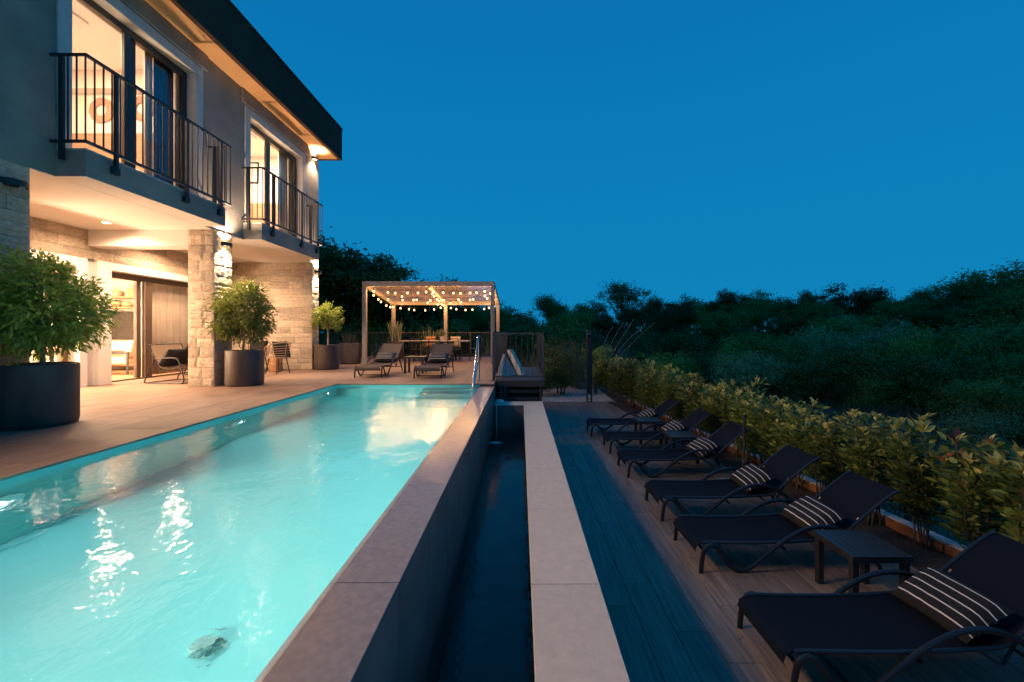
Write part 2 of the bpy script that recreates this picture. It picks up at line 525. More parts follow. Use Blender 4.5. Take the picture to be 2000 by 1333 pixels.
def wet_coping():
    m, nt, b = new_mat('wet_stone_edge')
    L = nt.links
    tc = N(nt, 'ShaderNodeTexCoord'); ge = N(nt, 'ShaderNodeNewGeometry')
    no = N(nt, 'ShaderNodeTexNoise'); no.inputs['Scale'].default_value = 28; no.inputs['Detail'].default_value = 9
    L.new(ge.outputs['Position'], no.inputs['Vector'])
    rp = N(nt, 'ShaderNodeValToRGB')
    rp.color_ramp.elements[0].position = .3; rp.color_ramp.elements[0].color = (.19, .16, .14, 1)
    rp.color_ramp.elements[1].position = .7; rp.color_ramp.elements[1].color = (.255, .215, .19, 1)
    L.new(no.outputs[0], rp.inputs[0]); L.new(rp.outputs[0], b.inputs['Base Color'])
    b.inputs['Roughness'].default_value = .5
    b.inputs['Coat Weight'].default_value = 1.0; b.inputs['Coat Roughness'].default_value = .04; b.inputs['Coat IOR'].default_value = 1.33
    n2 = N(nt, 'ShaderNodeTexNoise'); n2.inputs['Scale'].default_value = 24; n2.inputs['Detail'].default_value = 3
    L.new(ge.outputs['Position'], n2.inputs['Vector'])
    bp = N(nt, 'ShaderNodeBump'); bp.inputs['Strength'].default_value = 1; bp.inputs['Distance'].default_value = .0032
    L.new(n2.outputs[0], bp.inputs['Height']); L.new(bp.outputs[0], b.inputs['Coat Normal'])
    return m


MT['wet'] = wet_coping()


def light(name, kind, loc, energy, color, parent=None, radius=.03, size=None, aim=None, spot=None, blend=.5):
    d = bpy.data.lights.new(name, kind)
    d.energy = energy; d.color = color
    if kind == 'AREA':
        d.shape = 'RECTANGLE'; d.size = size[0]; d.size_y = size[1]
    else:
        d.shadow_soft_size = radius
    if kind == 'SPOT':
        d.spot_size = R(spot); d.spot_blend = blend
    o = bpy.data.objects.new(name, d); COL.objects.link(o)
    if parent is not None:
        o.parent = parent
        q = parent; off = Vector((0, 0, 0))
        while q is not None:
            off += q.location; q = q.parent
        o.location = Vector(loc) - off
    else:
        o.location = loc
    if aim is not None:
        o.rotation_euler = (Vector(aim)).to_track_quat('-Z', 'Y').to_euler()
    return o


# ------------------------------------------------------------------ dimensions
ZL = -1.20            # lower terrace
WX = -5.95            # house face towards the pool
PX0, PX1 = -3.75, -0.833   # pool water
WO = -0.533           # outer face of the infinity wall
PY1 = 8.6
CX0, CX1 = 0.058, 0.444    # trough coping
ZC = -0.36
ZW = -0.045
ZT = -0.835
YN = -1.5             # near end (behind the camera)


def edge_x(y): return 2.8 + (13.66 - y) * .1


# ------------------------------------------------------------------ ground
def ground_z(x, y):
    z = -2.55 + .25 * math.sin(x * .21 + 1.3) * math.cos(y * .17) + .12 * math.sin(x * .7) * math.sin(y * .6 + .5)
    d = math.hypot(x, y)
    z -= 0.5 * min(1, max(0, (x - 6) / 14))
    z += min(1.6, max(0, (d - 45) * .03))
    return z


def axis(lo, hi, dense_lo, dense_hi, n):
    a = list(np.linspace(dense_lo, dense_hi, n))
    k = 1.5; x = dense_hi
    while x < hi: x += k; k *= 1.35; a.append(min(x, hi))
    k = 1.5; x = dense_lo
    while x > lo: x -= k; k *= 1.35; a.insert(0, max(x, lo))
    return a


xs = axis(-1500, 1500, -30, 50, 81); ys = axis(-1500, 1500, -10, 80, 91)
V = [(x, y, ground_z(x, y)) for y in ys for x in xs]
nx = len(xs)
F = [(j * nx + i, j * nx + i + 1, (j + 1) * nx + i + 1, (j + 1) * nx + i) for j in range(len(ys) - 1) for i in range(nx - 1)]
g = link('ground', mesh_of('ground', V, F, MT['ground'], True)); tag(g, kind='structure')


def clip_poly(poly, a, b, c):
    """keep a*x+b*y<=c"""
    out = []
    for i in range(len(poly)):
        p, q = poly[i], poly[(i + 1) % len(poly)]
        dp, dq = a * p[0] + b * p[1] - c, a * q[0] + b * q[1] - c
        if dp <= 0: out.append(p)
        if dp * dq < 0:
            t = dp / (dp - dq); out.append((p[0] + (q[0] - p[0]) * t, p[1] + (q[1] - p[1]) * t))
    return out


def tile_poly(name, poly, z0, z1, mt, parent, cache={}):
    """chamfered tile of convex outline, origin at its centre"""
    cx = sum(p[0] for p in poly) / len(poly); cy_ = sum(p[1] for p in poly) / len(poly)
    key = (mt.name, round(z1 - z0, 4), tuple((round(p[0] - cx, 3), round(p[1] - cy_, 3)) for p in poly))
    me = cache.get(key)
    if me is None:
        n = len(poly); c = .003
        P = [(p[0] - cx, p[1] - cy_) for p in poly]
        ins = [(x - math.copysign(min(c, abs(x)), x), y - math.copysign(min(c, abs(y)), y)) for x, y in P]
        h = z1 - z0
        VV = [(x, y, -h) for x, y in P] + [(x, y, -c) for x, y in P] + [(x, y, 0) for x, y in ins]
        FF = [tuple(range(2 * n, 3 * n))]
        for k in (0, 1):
            FF += [(k * n + i, k * n + (i + 1) % n, (k + 1) * n + (i + 1) % n, (k + 1) * n + i) for i in range(n)]
        me = mesh_of(name, VV, FF, mt); cache[key] = me
    return link(name, me, parent, (cx, cy_, z1 + random.uniform(-.0008, .0008)))


# upper terrace slab and its tiles
ter = M()
ter.box(-8.62, PX0 - .05, YN, 18.3, -2.9, -.022)
ter.box(PX0 - .05, WO - .01, PY1 + .05, 18.3, -2.9, -.0221)
terrace = ter.build('terrace', MT['joint']); tag(terrace, kind='structure')
J = .0022
y = YN; row = 0
xcols = [-8.62 + .61 * i for i in range(8)] + [PX0]
xcols = [-8.62, -8.0, -7.39, -6.78, -6.17, -5.85, -5.15, -4.45, PX0]
ycuts = [YN + 1.22 * i for i in range(17)]
for i in range(len(xcols) - 1):
    off = 0 if i % 2 else .61
    yy = YN - off
    while yy < 18.3:
        a, b = max(yy, YN), min(yy + 1.22, 18.3)
        if b - a > .05 and b > 2.0:
            tile_poly('tile', [(xcols[i] + J, a + J), (xcols[i + 1] - J, a + J), (xcols[i + 1] - J, b - J), (xcols[i] + J, b - J)], -.02, 0, MT['tile'], terrace)
        yy += 1.22
xc2 = [PX0, -3.1, -2.45, -1.8, -1.17, WO - .01]
for i in range(len(xc2) - 1):
    off = 0 if i % 2 else .61
    yy = PY1 - off
    while yy < 18.3:
        a, b = max(yy, PY1), min(yy + 1.22, 18.3)
        if b - a > .05:
            tile_poly('tile', [(xc2[i] + J, a + J), (xc2[i + 1] - J, a + J), (xc2[i + 1] - J, b - J), (xc2[i] + J, b - J)], -.02, 0, MT['tile'], terrace)
        yy += 1.22

# lower terrace
sl = M()
sl.prism([(CX1 + .002, YN), (edge_x(YN), YN), (edge_x(13.66), 13.66), (CX1 + .002, 13.66)], -2.9, ZL - .022)
low = sl.build('lower_terrace', MT['joint']); tag(low, kind='structure')
x = CX1 + .002; i = 0
while x < 4.2:
    x2 = x + .24
    off = (0, .6, .3, .9)[i % 4]
    yy = 13.66 - 1.2 * 12 - off
    while yy < 13.66:
        a, b = max(yy, .9), min(yy + 1.2, 13.66)
        if b - a > .04:
            pl = clip_poly([(x + .0015, a + .0015), (x2 - .0015, a + .0015), (x2 - .0015, b - .0015), (x + .0015, b - .0015)], 1, .1, 2.8 + 1.366)
            if len(pl) >= 3: tile_poly('tile', pl, ZL - .02, ZL, MT['tile_low'], low)
        yy += 1.2
    x = x2; i += 1

# soil bed, kerb, gravel bed
so = M()
ys_ = list(np.linspace(YN, 18.6, 90)); cols = 9
Vs, Fs = [], []
for y in ys_:
    for k in range(cols):
        t = k / (cols - 1)
        xx = edge_x(min(y, 13.66)) + .004 + t * 1.3 if y < 13.66 else edge_x(13.66) + .3 + t * 1.1
        Vs.append((xx, y, ZL - .012 + .02 * math.sin(xx * 31 + y * 17) * math.sin(y * 23) - (.35 * max(0, t - .6))))
for j in range(len(ys_) - 1):
    for k in range(cols - 1):
        Fs.append((j * cols + k, j * cols + k + 1, (j + 1) * cols + k + 1, (j + 1) * cols + k))
soil = link('soil_bed', mesh_of('soil_bed', Vs, Fs, MT['soil'], True)); tag(soil, kind='structure')
bk = M()
bk.prism([(edge_x(YN) + .0, YN), (edge_x(YN) + 1.2, YN), (edge_x(18.6) + 1.3, 18.6), (edge_x(13.66), 18.6), (edge_x(13.66), 13.66)], -3.2, ZL - .25)
b = bk.build('bank', MT['soil']); tag(b, kind='structure')
kerb = thing('kerb', 'low white concrete kerb with clay stained face behind the hedge stems', 'kerb', (edge_x(6) + .62, 6, ZL))
yy = YN
while yy < 13:
    y2 = yy + .99
    for nm, m_, a0, a1, z0, z1 in (('kerb_stone', MT['kerb'], .623, .74, -.1, .10), ('clay_face', MT['clay'], .60, .6225, -.1, .085)):
        k = M(); k.prism([(edge_x(yy) + a0, yy), (edge_x(yy) + a1, yy), (edge_x(y2) + a1, y2), (edge_x(y2) + a0, y2)], ZL + z0, ZL + z1 + random.uniform(-.006, .006))
        k.build(nm, m_, kerb, world=True)
    yy += 1.0
gb = M(); gb.box(.50, edge_x(13.66) + .3, 13.67, 19.0, -2.9, ZL - .03)
gbed = gb.build('gravel_base', MT['gravel']); tag(gbed, kind='structure')
# pebbles on it
nP = 7000
px = rng.uniform(.5, 3.1, nP); pyy = 13.67 + rng.uniform(0, 1, nP) ** 1.5 * 5.0
oct_ = np.array([(1, 0, 0), (0, 1, 0), (-1, 0, 0), (0, -1, 0), (0, 0, .7), (0, 0, -.7)], float)
OF = [(0, 1, 4), (1, 2, 4), (2, 3, 4), (3, 0, 4), (1, 0, 5), (2, 1, 5), (3, 2, 5), (0, 3, 5)]
sz = rng.uniform(.014, .034, nP); an = rng.uniform(0, 2 * PI, nP)
P = oct_[None] * (sz[:, None, None] * rng.uniform(.7, 1.3, (nP, 1, 3)))
c, s_ = np.cos(an)[:, None], np.sin(an)[:, None]
P = np.stack([P[..., 0] * c - P[..., 1] * s_ + px[:, None], P[..., 0] * s_ + P[..., 1] * c + pyy[:, None], P[..., 2] + ZL - .02], -1)
pb = link('gravel', quads_mesh('gravel', P, 6, OF, [MT['gravel']])); tag(pb, 'loose white gravel spread around the shrub at the terrace end', kind='stuff')

# ------------------------------------------------------------------ pool
pool = thing('swimming_pool', 'long lit turquoise infinity pool with a grey tiled overflow wall', 'pool', (-2.3, 3.5, -1.5))
YA = YN
fl = M(); fl.box(PX0 - .05, PX1, YA, PY1 + .05, -1.60, -1.38); fl.build('pool_floor', MT['pool'], pool, world=True)
w_ = M()
w_.box(PX0 - .049, PX0, YA, PY1 + .049, -1.3799, -.021)
w_.build('side_wall', MT['pool'], pool, world=True)
w_ = M(); w_.box(PX0 + .0005, PX1, PY1, PY1 + .048, -1.3799, -.0215); w_.build('end_wall', MT['pool'], pool, world=True)
w_ = M(); w_.box(PX0 + .0005, PX1, YA - .05, YA, -1.3799, -.0215); w_.build('end_wall', MT['pool'], pool, world=True)
for k in range(3):
    st = M(); st.box(-1.95 + .0, PX1 - .001, PY1 - .32 * (k + 1), PY1 - .32 * k - .001, -1.379, -.20 - .26 * k); st.build('step', MT['pool'], pool, bevel=.02, world=True)
for k in range(2):
    jt = M(); jt.lathe([(.035, 0), (.05, .004), (.05, .012), (.02, .012)], 16, (0, 0, 0))
    o = jt.build('water_jet', MT['steel'], pool, loc=Vector((PX0 + .002, 4.3 + k * 2.6, -.35)) - pool.location); o.rotation_euler = (0, R(90), 0)
# drain or toy on the floor seen as a dark blurred patch
dr = M(); dr.lathe([(.075, 0), (.075, .02), (.06, .03), (.02, .03)], 20); o = dr.build('floor_drain', MT['drain'], pool, loc=Vector((-1.78, 2.36, -1.379)) - pool.location)
for k, yl in enumerate((.3, 3.0, 5.57, 8.1)):
    lp = M(); lp.lathe([(.14, 0), (.14, .02), (.12, .028), (.02, .03)], 24)
    o = lp.build('pool_light', MT['e_pool'], pool, loc=Vector((PX0 + .001, yl, -.52)) - pool.location); o.rotation_euler = (0, R(90), 0)
    rg = M(); rg.lathe([(.145, 0), (.165, 0), (.165, .025), (.145, .03)], 24); r_ = rg.build('ring', MT['steel'], o)
    light('pool_spot', 'SPOT', (PX0 + .06, yl, -.52), E_POOL * (1.7, 1.0, .62, .36)[k], (.92, 1.0, 1.0), pool, .09, aim=(1, 0.0, -.42), spot=150, blend=1.0)
# infinity wall: core, top tiles, outer tiles
cw = M(); cw.box(PX1, WO + -.012, YA, PY1 + .05, -1.9, -.07); cw.build('wall_core', MT['joint'], pool, world=True)
yy = 1.84 - 1.2 * 3; k = 0
while yy < PY1:
    y2 = min(yy + 1.2, PY1 + .15)
    t = M()
    # top tile with a rounded-off lip towards the water
    prof = [(PX1 - .012, -.069), (PX1 - .012, -.060), (PX1 + .02, -.0465), (WO - .002, -.0455), (WO, -.048), (WO, -.069)]
    t.prism([(a, b) for a, b in prof], yy + J, y2 - J, 'y')
    t.build('tile', MT['wet'], pool, world=True)
    for q in range(2):
        o_ = .6 * q
        if yy + o_ + .6 > y2 + .01 and q: continue
        f_ = M(); f_.box(WO - .0115, WO - .001, yy + o_ + J, min(yy + o_ + .6, y2) - J, -1.0, -.0705); f_.build('tile', MT['wall_tile'], pool, world=True)
    yy += 1.2


def water_sheet(name, x0, x1, y0, y1, z, mt):
    o = link(name, mesh_of(name, [(x0, y0, 0), (x1, y0, 0), (x1, y1, 0), (x0, y1, 0)], [(0, 1, 2, 3)], mt), None, (0, 0, z)); tag(o, kind='structure'); return o


water_sheet('water', PX0, PX1 + .012, YA, PY1, ZW - .006, MT['water'])

# trough
tr = thing('overflow_trough', 'narrow overflow trough of dark water with beige stone coping beside the pool wall', 'trough', (-.2, 3.5, -1.7))
f_ = M(); f_.box(WO, CX0 + .02, YA, 8.6, -1.9, -1.5); f_.build('trough_floor', MT['dark_tile'], tr, world=True)
f_ = M(); f_.box(CX0 + .021, CX1 - .003, YA, 8.602, -2.6, ZC - .021); f_.build('trough_wall', MT['wall_tile'], tr, world=True)
for k in range(2):
    f_ = M(); f_.box(WO + .002, CX0 + .0205, 8.22, 8.6, -1.4995 if k == 0 else -.72, -.722 if k == 0 else ZC - .0215); f_.build('tile', MT['wall_tile'], tr, world=True)
yy = 2.355 - 1.0 * 4
while yy < 8.6:
    y2 = min(yy + 1.0, 8.62)
    if y2 - yy > .05:
        c_ = M(); c_.cbox(CX0, CX1, yy + J, y2 - J, ZC - .02, ZC, .004); c_.build('tile', MT['coping'], tr, world=True)
    yy += 1.0
c_ = M(); c_.cbox(WO + .002, CX0 - .002, 8.2, 8.6, ZC - .02, ZC, .004); c_.build('tile', MT['coping'], tr, world=True)
p_ = M(); p_.tube([(-.47, 8.19, -.30), (-.47, 8.19, -1.2)], .012, 8); p_.build('overflow_pipe', MT['white_cloth'], tr, world=True)
water_sheet('trough_water', WO, CX0 + .0208, YA, 8.6, ZT, MT['trough_water'])


def blob(name, mt, rx, ry, rz, seed, loc, n=10, rough=.35):
    r_ = random.Random(seed)
    m = M(); V_ = []; 
    for i in range(n + 1):
        th = PI * i / n
        for j in range(2 * n):
            ph = PI * j / n
            q = 1 + rough * (r_.random() - .5)
            if i in (0, n): q = 1
            V_.append((rx * q * math.sin(th) * math.cos(ph), ry * q * math.sin(th) * math.sin(ph), rz * q * math.cos(th)))
    F_ = [(i * 2 * n + j, (i + 1) * 2 * n + j, (i + 1) * 2 * n + (j + 1) % (2 * n), i * 2 * n + (j + 1) % (2 * n)) for i in range(n) for j in range(2 * n)]
    m.add(V_, F_); return m.build(name, mt, None, smooth=True, loc=loc)


tag(blob('crumpled_cloth', MT['white_cloth'], .085, .07, .045, 3, (-.42, 8.38, ZC + .03)), 'crumpled white cloth lying on the far end of the trough rim', 'cloth')
tag(blob('floating_scrap', MT['white_cloth'], .09, .06, .012, 5, (-.42, 7.15, ZT + .006), 8, .7), 'thin white scrap floating on the dark trough water', 'litter')

# ------------------------------------------------------------------ house
house = thing('villa', 'two storey villa with grey render, stone piers and lit windows beside the pool', 'house', (-8.0, 8.0, 0))
H = dict(parent=house, world=True)


def hb(name, mt, *boxes, bevel=0.0):
    m = M()
    for b in boxes: m.box(*b)
    return m.build(name, MT[mt], bevel=bevel, **H)


ZS, ZF, ZE = 3.05, 3.41, 6.28
# upper facade with two window openings and one added out of view (surround outline): y0,y1 ; z ZF..5.79
W0 = (.9, 3.1); W1 = (5.55, 7.67); W2 = (9.22, 11.42); WT = 5.79
hb('upper_wall', 'render', (-6.35, WX, YN, W0[0], ZS, ZE), (-6.35, WX, W0[0], W0[1], WT, ZE), (-6.35, WX, W0[0], W0[1], ZS, ZF), (-6.35, WX, W0[1], W1[0], ZS, ZE), (-6.35, WX, W1[0], W1[1], WT, ZE), (-6.35, WX, W1[1], W2[0], ZS, ZE),
   (-6.35, WX, W2[0], W2[1], WT, ZE), (-6.35, WX, W2[1], 12.35, ZS, ZE), (-6.35, WX, W1[0], W1[1], ZS, ZF), (-6.35, WX, W2[0], W2[1], ZS, ZF))
hb('gable_wall', 'render', (-13.2, -6.351, 12.05, 12.35, ZS, ZE))
hb('shutter_box', 'render', (WX, WX + .035, 5.2, 7.95, 5.99, 6.279), (WX, WX + .035, 8.95, 11.72, 5.99, 6.279))
hb('soffit', 'soffit', (WX - .3, -5.50, YN, 12.76, ZE, ZE + .05))
m = M(); m.box(-5.52, -5.43, YN, 12.76, ZE - .004, 7.2); m.box(-13.6, -5.521, 12.66, 12.76, ZE - .004, 7.2); m.build('fascia', MT['fascia'], **H)
hb('roof', 'fascia', (-13.6, -5.41, YN, 12.78, 7.2, 7.24))
hb('ceiling', 'ceiling', (-8.66, WX - .001, 5.08, 12.05, ZS - .006, ZS - .0005))
hb('ceiling_slab', 'ceiling', (-8.66, -6.351, 5.0, 12.05, ZS, ZS + .199))
hb('storey_floor', 'ceiling', (-13.2, -6.351, YN, 12.049, ZS + .2, ZF - .012))


def balcony(y0, y1):
    m = M(); m.box(WX, -5.55, y0, y1, ZS - .001, ZF - .03); s_ = m.build('balcony_slab', MT['render'], **H)
    m = M(); m.box(WX, -5.56, y0 + .01, y1 - .01, ZF - .0299, ZF); o = m.build('slab_top', MT['surround'], s_, world=True)
    m = M(); m.box(WX - .02, -5.555, y0 + .005, y1 - .005, ZS - .004, ZS - .0012); m.build('slab_underside', MT['ceiling'], s_, world=True)
    rl = M(); x = -5.505; a, b = y0 - .06, y1 + .08
    zt, zb = 4.565, 3.47
    for z in (zt, zb):
        rl.box(WX - .0, x + .018, a, a + .02, z - .018, z + .018); rl.box(WX, x + .018, b - .02, b, z - .018, z + .018)
        rl.box(x - .018, x + .018, a + .0201, b - .0201, z - .0179, z + .0179)
    r0 = rl.build('balcony_rail', MT['black_metal'], **H)
    n = int((b - a) / .115)
    bal = M().box(-.007, .007, -.007, .007, zb + .018, zt - .018)
    me = mesh_of('baluster', bal.v, bal.f, MT['black_metal'])
    off = -Vector(house.location) - Vector(r0.location)
    off = -Vector(house.location)
    def put(px_, py_):
        o = link('baluster', me, r0, (px_ + 0, py_, 0))
    for i in range(n + 1): put(x, a + .01 + (b - a - .02) * i / n)
    for i in range(1, 4):
        put(WX + (x - WX) * i / 4, a + .01); put(WX + (x - WX) * i / 4, b - .01)
    for yy in (a + .30 + .12, (a + b) / 2 + .3, b - .25):
        m = M(); m.box(x - .025, x + .012, yy - .022, yy + .022, 3.26, zt - .02); m.box(-5.55, x + .005, yy - .05, yy + .05, 3.2, 3.30); m.build('bracket', MT['black_metal'], r0, world=True)
    for yy in (a + .01, b - .01):
        m = M(); m.box(WX + .12, WX + .17, yy - .02, yy + .02, 3.24, zt - .02); m.build('bracket', MT['black_metal'], r0, world=True)
    return r0


balcony(5.36, 7.89); balcony(9.0, 11.56)


def window(y0, y1, mid, z0, z1, xg, open_first=True, fm='frame', xw=WX, band=.17, tpane=True):
    f = M(); fw = .06
    xa, xb = xg - .07, xg
    f.box(xa, xb, y0 + .001, y1 - .001, z1 - .11, z1 - .001); f.box(xa, xb, y0 + .001, y1 - .001, z0 + .001, z0 + .05)
    f.box(xa + .001, xb - .001, y0 + .001, y0 + .045, z0 + .051, z1 - .111); f.box(xa + .001, xb - .001, y1 - .09, y1 - .001, z0 + .051, z1 - .111)
    fo = f.build('window', MT[fm], bevel=.004, **H)
    s = M(); s.box(xg - .05, xg + .004, mid - .14, mid - .03, z0 + .052, z1 - .112); s.build('sash', MT[fm], fo, bevel=.004, world=True)
    s = M(); s.box(xg - .12, xg - .052, mid - .02, mid + .11, z0 + .052, z1 - .112); s.build('sash', MT[fm], fo, bevel=.004, world=True)
    p = M(); p.box(xg - .035, xg - .031, y0 + .046, mid - .141, z0 + .051, z1 - .111); p.build('pane', MT['glass'], fo, world=True)
    p = M(); p.box(xg - .095, xg - .091, mid + .111, y1 - .091, z0 + .051, z1 - .111); p.build('pane', MT['glass'], fo, world=True)
    sr = M()
    o = .022
    sr.box(xw, xw + o, y0 - band, y0, z0, z1 + band); sr.box(xw, xw + o, y1, y1 + band, z0, z1 + band); sr.box(xw, xw + o, y0 + .0005, y1 - .0005, z1, z1 + band)
    # reveals
    sr.box(xg + .002, xw - .001, y0 - .004, y0 + .004, z0, z1 - .005); sr.box(xg + .002, xw - .001, y1 - .004, y1 + .004, z0, z1 - .005); sr.box(xg + .002, xw - .001, y0 + .0045, y1 - .0045, z1 - .004, z1 + .004)
    sr.build('surround', MT['surround'], fo, world=True)
    return fo


window(W0[0], W0[1], 2.0, ZF, WT, -6.10)  # added window out of view, passes warm fill to the terraces
window(W1[0], W1[1], 6.60, ZF, WT, -6.10)
window(W2[0], W2[1], 10.20, ZF, WT, -6.10)


def room(x0, x1, y0, y1, z0, z1, wall='cream_wall', floor='wood', nm='room'):
    t = .06
    hb('room_floor', floor, (x0, x1, y0, y1, z0 - .011, z0))
    hb('room_wall', wall, (x0 - t, x0, y0 - t, y1 + t, z0 - .01, z1))
    hb('room_wall', wall, (x0 + .0005, x1, y1, y1 + t, z0 - .01, z1))
    hb('room_wall', wall, (x0 + .0005, x1, y0 - t, y0, z0 - .01, z1))
    hb('room_ceiling', 'ceiling', (x0 - t, x1, y0 - t, y1 + t, z1 + .001, z1 + .05))


room(-10.2, -6.36, 4.7, 8.2, ZF, 6.07)
room(-10.2, -6.36, .2, 4.4, ZF, 6.07)  # unseen bedroom that holds the added fill lamp
room(-10.2, -6.36, 8.5, 11.98, ZF, 6.07)
hb('cove', 'cream_wall', (-10.199, -6.4, 8.02, 8.199, 5.72, 6.069))
# ground floor back wall of the loggia: openings for two sliding doors
XB, XG = -8.40, -8.62
DT = 2.33
hb('loggia_wall', 'mortar', (-8.66, XB - .03, 5.08, 5.55, 0, ZS - .001), (-8.66, XB - .03, 5.55, 8.0, DT + .16, ZS - .001), (-8.66, XB - .03, 8.0, 8.62, DT + .16, ZS - .001),
   (-8.66, XB - .03, 8.62, 11.3, DT + .16, ZS - .001), (-8.66, XB - .03, 11.3, 12.05, 0, ZS - .001))
hb('white_pier', 'white_render', (-8.66, XB + .002, 8.0, 8.14, 0, DT + .159), (-8.66, XB - .10, 8.141, 8.34, 0, DT + .159), (-8.66, XB + .002, 8.341, 8.62, 0, DT + .159), bevel=.004)
hb('door_lintel', 'white_render', (-8.659, XB + .003, 8.621, 11.32, DT, DT + .158), (-8.659, XB + .003, 5.5, 7.999, DT, DT + .158), bevel=.004)
hb('beam', 'white_render', (-8.38, -6.42, 8.13, 8.5, 2.73, ZS - .0005))


def slider(y0, y1, mid):
    f = M(); xa, xb = XG - .1, XG
    f.box(xa, xb, y0, y1, DT - .12, DT - .002); f.box(xa, xb, y0, y1, -.01, .03)
    f.box(xa + .001, xb - .001, y0, y0 + .05, .031, DT - .121); f.box(xa + .001, xb - .001, y1 - .1, y1, .031, DT - .121)
    d = f.build('sliding_door', MT['bronze'], bevel=.004, **H)
    s = M(); s.box(XG - .07, XG + .01, mid - .02, mid + .16, .032, DT - .122); s.build('sash', MT['bronze'], d, bevel=.004, world=True)
    s = M(); s.box(XG - .14, XG - .071, mid - .15, mid - .04, .032, DT - .122); s.build('sash', MT['bronze'], d, bevel=.004, world=True)
    p = M(); p.box(XG - .03, XG - .026, mid + .161, y1 - .1, .031, DT - .121); p.build('pane', MT['glass'], d, world=True)
    p = M(); p.box(XG - .11, XG - .106, y0 + .05, mid - .15, .031, DT - .121); p.build('pane', MT['glass'], d, world=True)


slider(8.63, 11.3, 9.65)
slider(5.56, 7.99, 6.6)
room(-13.1, XG - .16, 5.0, 12.0, 0.0, 2.75)
# stone: piers and walls of single stones on a backing
stone_meshes = []
for k in range(10):
    r_ = random.Random(100 + k)
    nx_, nz_ = 5, 4
    VV = []; FF = []
    for j in range(nz_ + 1):
        for i in range(nx_ + 1):
            u, w = i / nx_ - .5, j / nz_ - .5
            e = (i in (0, nx_)) or (j in (0, nz_))
            d = r_.uniform(.003, .008) if e else r_.uniform(.010, .025)
            VV.append((u + (0 if e else r_.uniform(-.05, .05)), -d, w + (0 if e else r_.uniform(-.05, .05))))
    nb = len(VV)
    for j in range(nz_):
        for i in range(nx_):
            a = j * (nx_ + 1) + i
            if r_.random() < .5: FF += [(a, a + 1, a + nx_ + 2), (a, a + nx_ + 2, a + nx_ + 1)]
            else: FF += [(a, a + 1, a + nx_ + 1), (a + 1, a + nx_ + 2, a + nx_ + 1)]
    ring = [i for i in range(nx_ + 1)] + [(nx_ + 1) * j + nx_ for j in range(1, nz_ + 1)] + [(nx_ + 1) * nz_ + i for i in range(nx_ - 1, -1, -1)] + [(nx_ + 1) * j for j in range(nz_ - 1, 0, -1)]
    for i in ring: VV.append((VV[i][0], .02, VV[i][2]))
    n = len(ring)
    for i in range(n): FF.append((ring[(i + 1) % n], ring[i], nb + i, nb + (i + 1) % n))
    stone_meshes.append(mesh_of('stone', VV, FF, MT['stone']))


def stones(parent, origin, du, length, height, face_rz, seed, zlow=0.0, lmin=.24, lmax=.56, row=None):
    """lay courses along du from origin; face_rz turns the stone's -Y front to the outside"""
    r_ = random.Random(seed)
    z = zlow
    off = Vector(parent.location) if parent.parent is None else Vector(parent.location) + Vector(parent.parent.location)
    rows = row or (.13, .17, .17, .20)
    while z < height - .03:
        h = r_.choice(rows)
        if z + h > height - .06: h = height - z
        s = 0
        while s < length - .01:
            l = r_.uniform(lmin, lmax)
            if length - s - l < .14: l = length - s
            p = Vector(origin) + Vector(du) * (s + l / 2) + Vector((0, 0, z + h / 2))
            link('stone', r_.choice(stone_meshes), parent, p - off, (0, 0, face_rz), (l - .006, 1.0, h - .006))
            s += l
        z += h


pier = hb('stone_pier', 'mortar', (-6.40, -5.95, 8.14, 8.60, 0, ZS - .008))
stones(pier, (-6.43, 8.12, 0), (1, 0, 0), .50, ZS - .008, 0, 1, lmin=.16, lmax=.38)
stones(pier, (-5.93, 8.12, 0), (0, 1, 0), .50, ZS - .008, R(90), 2, lmin=.16, lmax=.38)
nw = hb('stone_wall', 'mortar', (-8.66, -5.97, YN, 5.07, 0, ZS - .008))
stones(nw, (-5.95, 3.4, 0), (0, 1, 0), 1.68, ZS - .008, R(90), 3)
stones(nw, (-6.5, 5.085, 0), (1, 0, 0), .55, ZS - .008, R(180), 4, lmin=.3)
ew = hb('stone_wall', 'mortar', (-8.40, -5.975, 11.99, 12.35, 0, ZS - .008))
stones(ew, (-8.38, 11.97, 0), (1, 0, 0), 2.43, ZS - .008, 0, 5, lmin=.28, lmax=.6)
stones(ew, (-5.95, 11.97, 0), (0, 1, 0), .38, ZS - .008, R(90), 6, lmin=.16, lmax=.38)
bw = hb('stone_wall', 'mortar', (XB - .0299, XB - .029, 5.08, 11.97, DT + .165, ZS - .008))
stones(bw, (XB - .01, 6.6, 0), (0, 1, 0), 5.3, ZS - .008, R(90), 7, zlow=DT + .162, lmin=.3, lmax=.62)

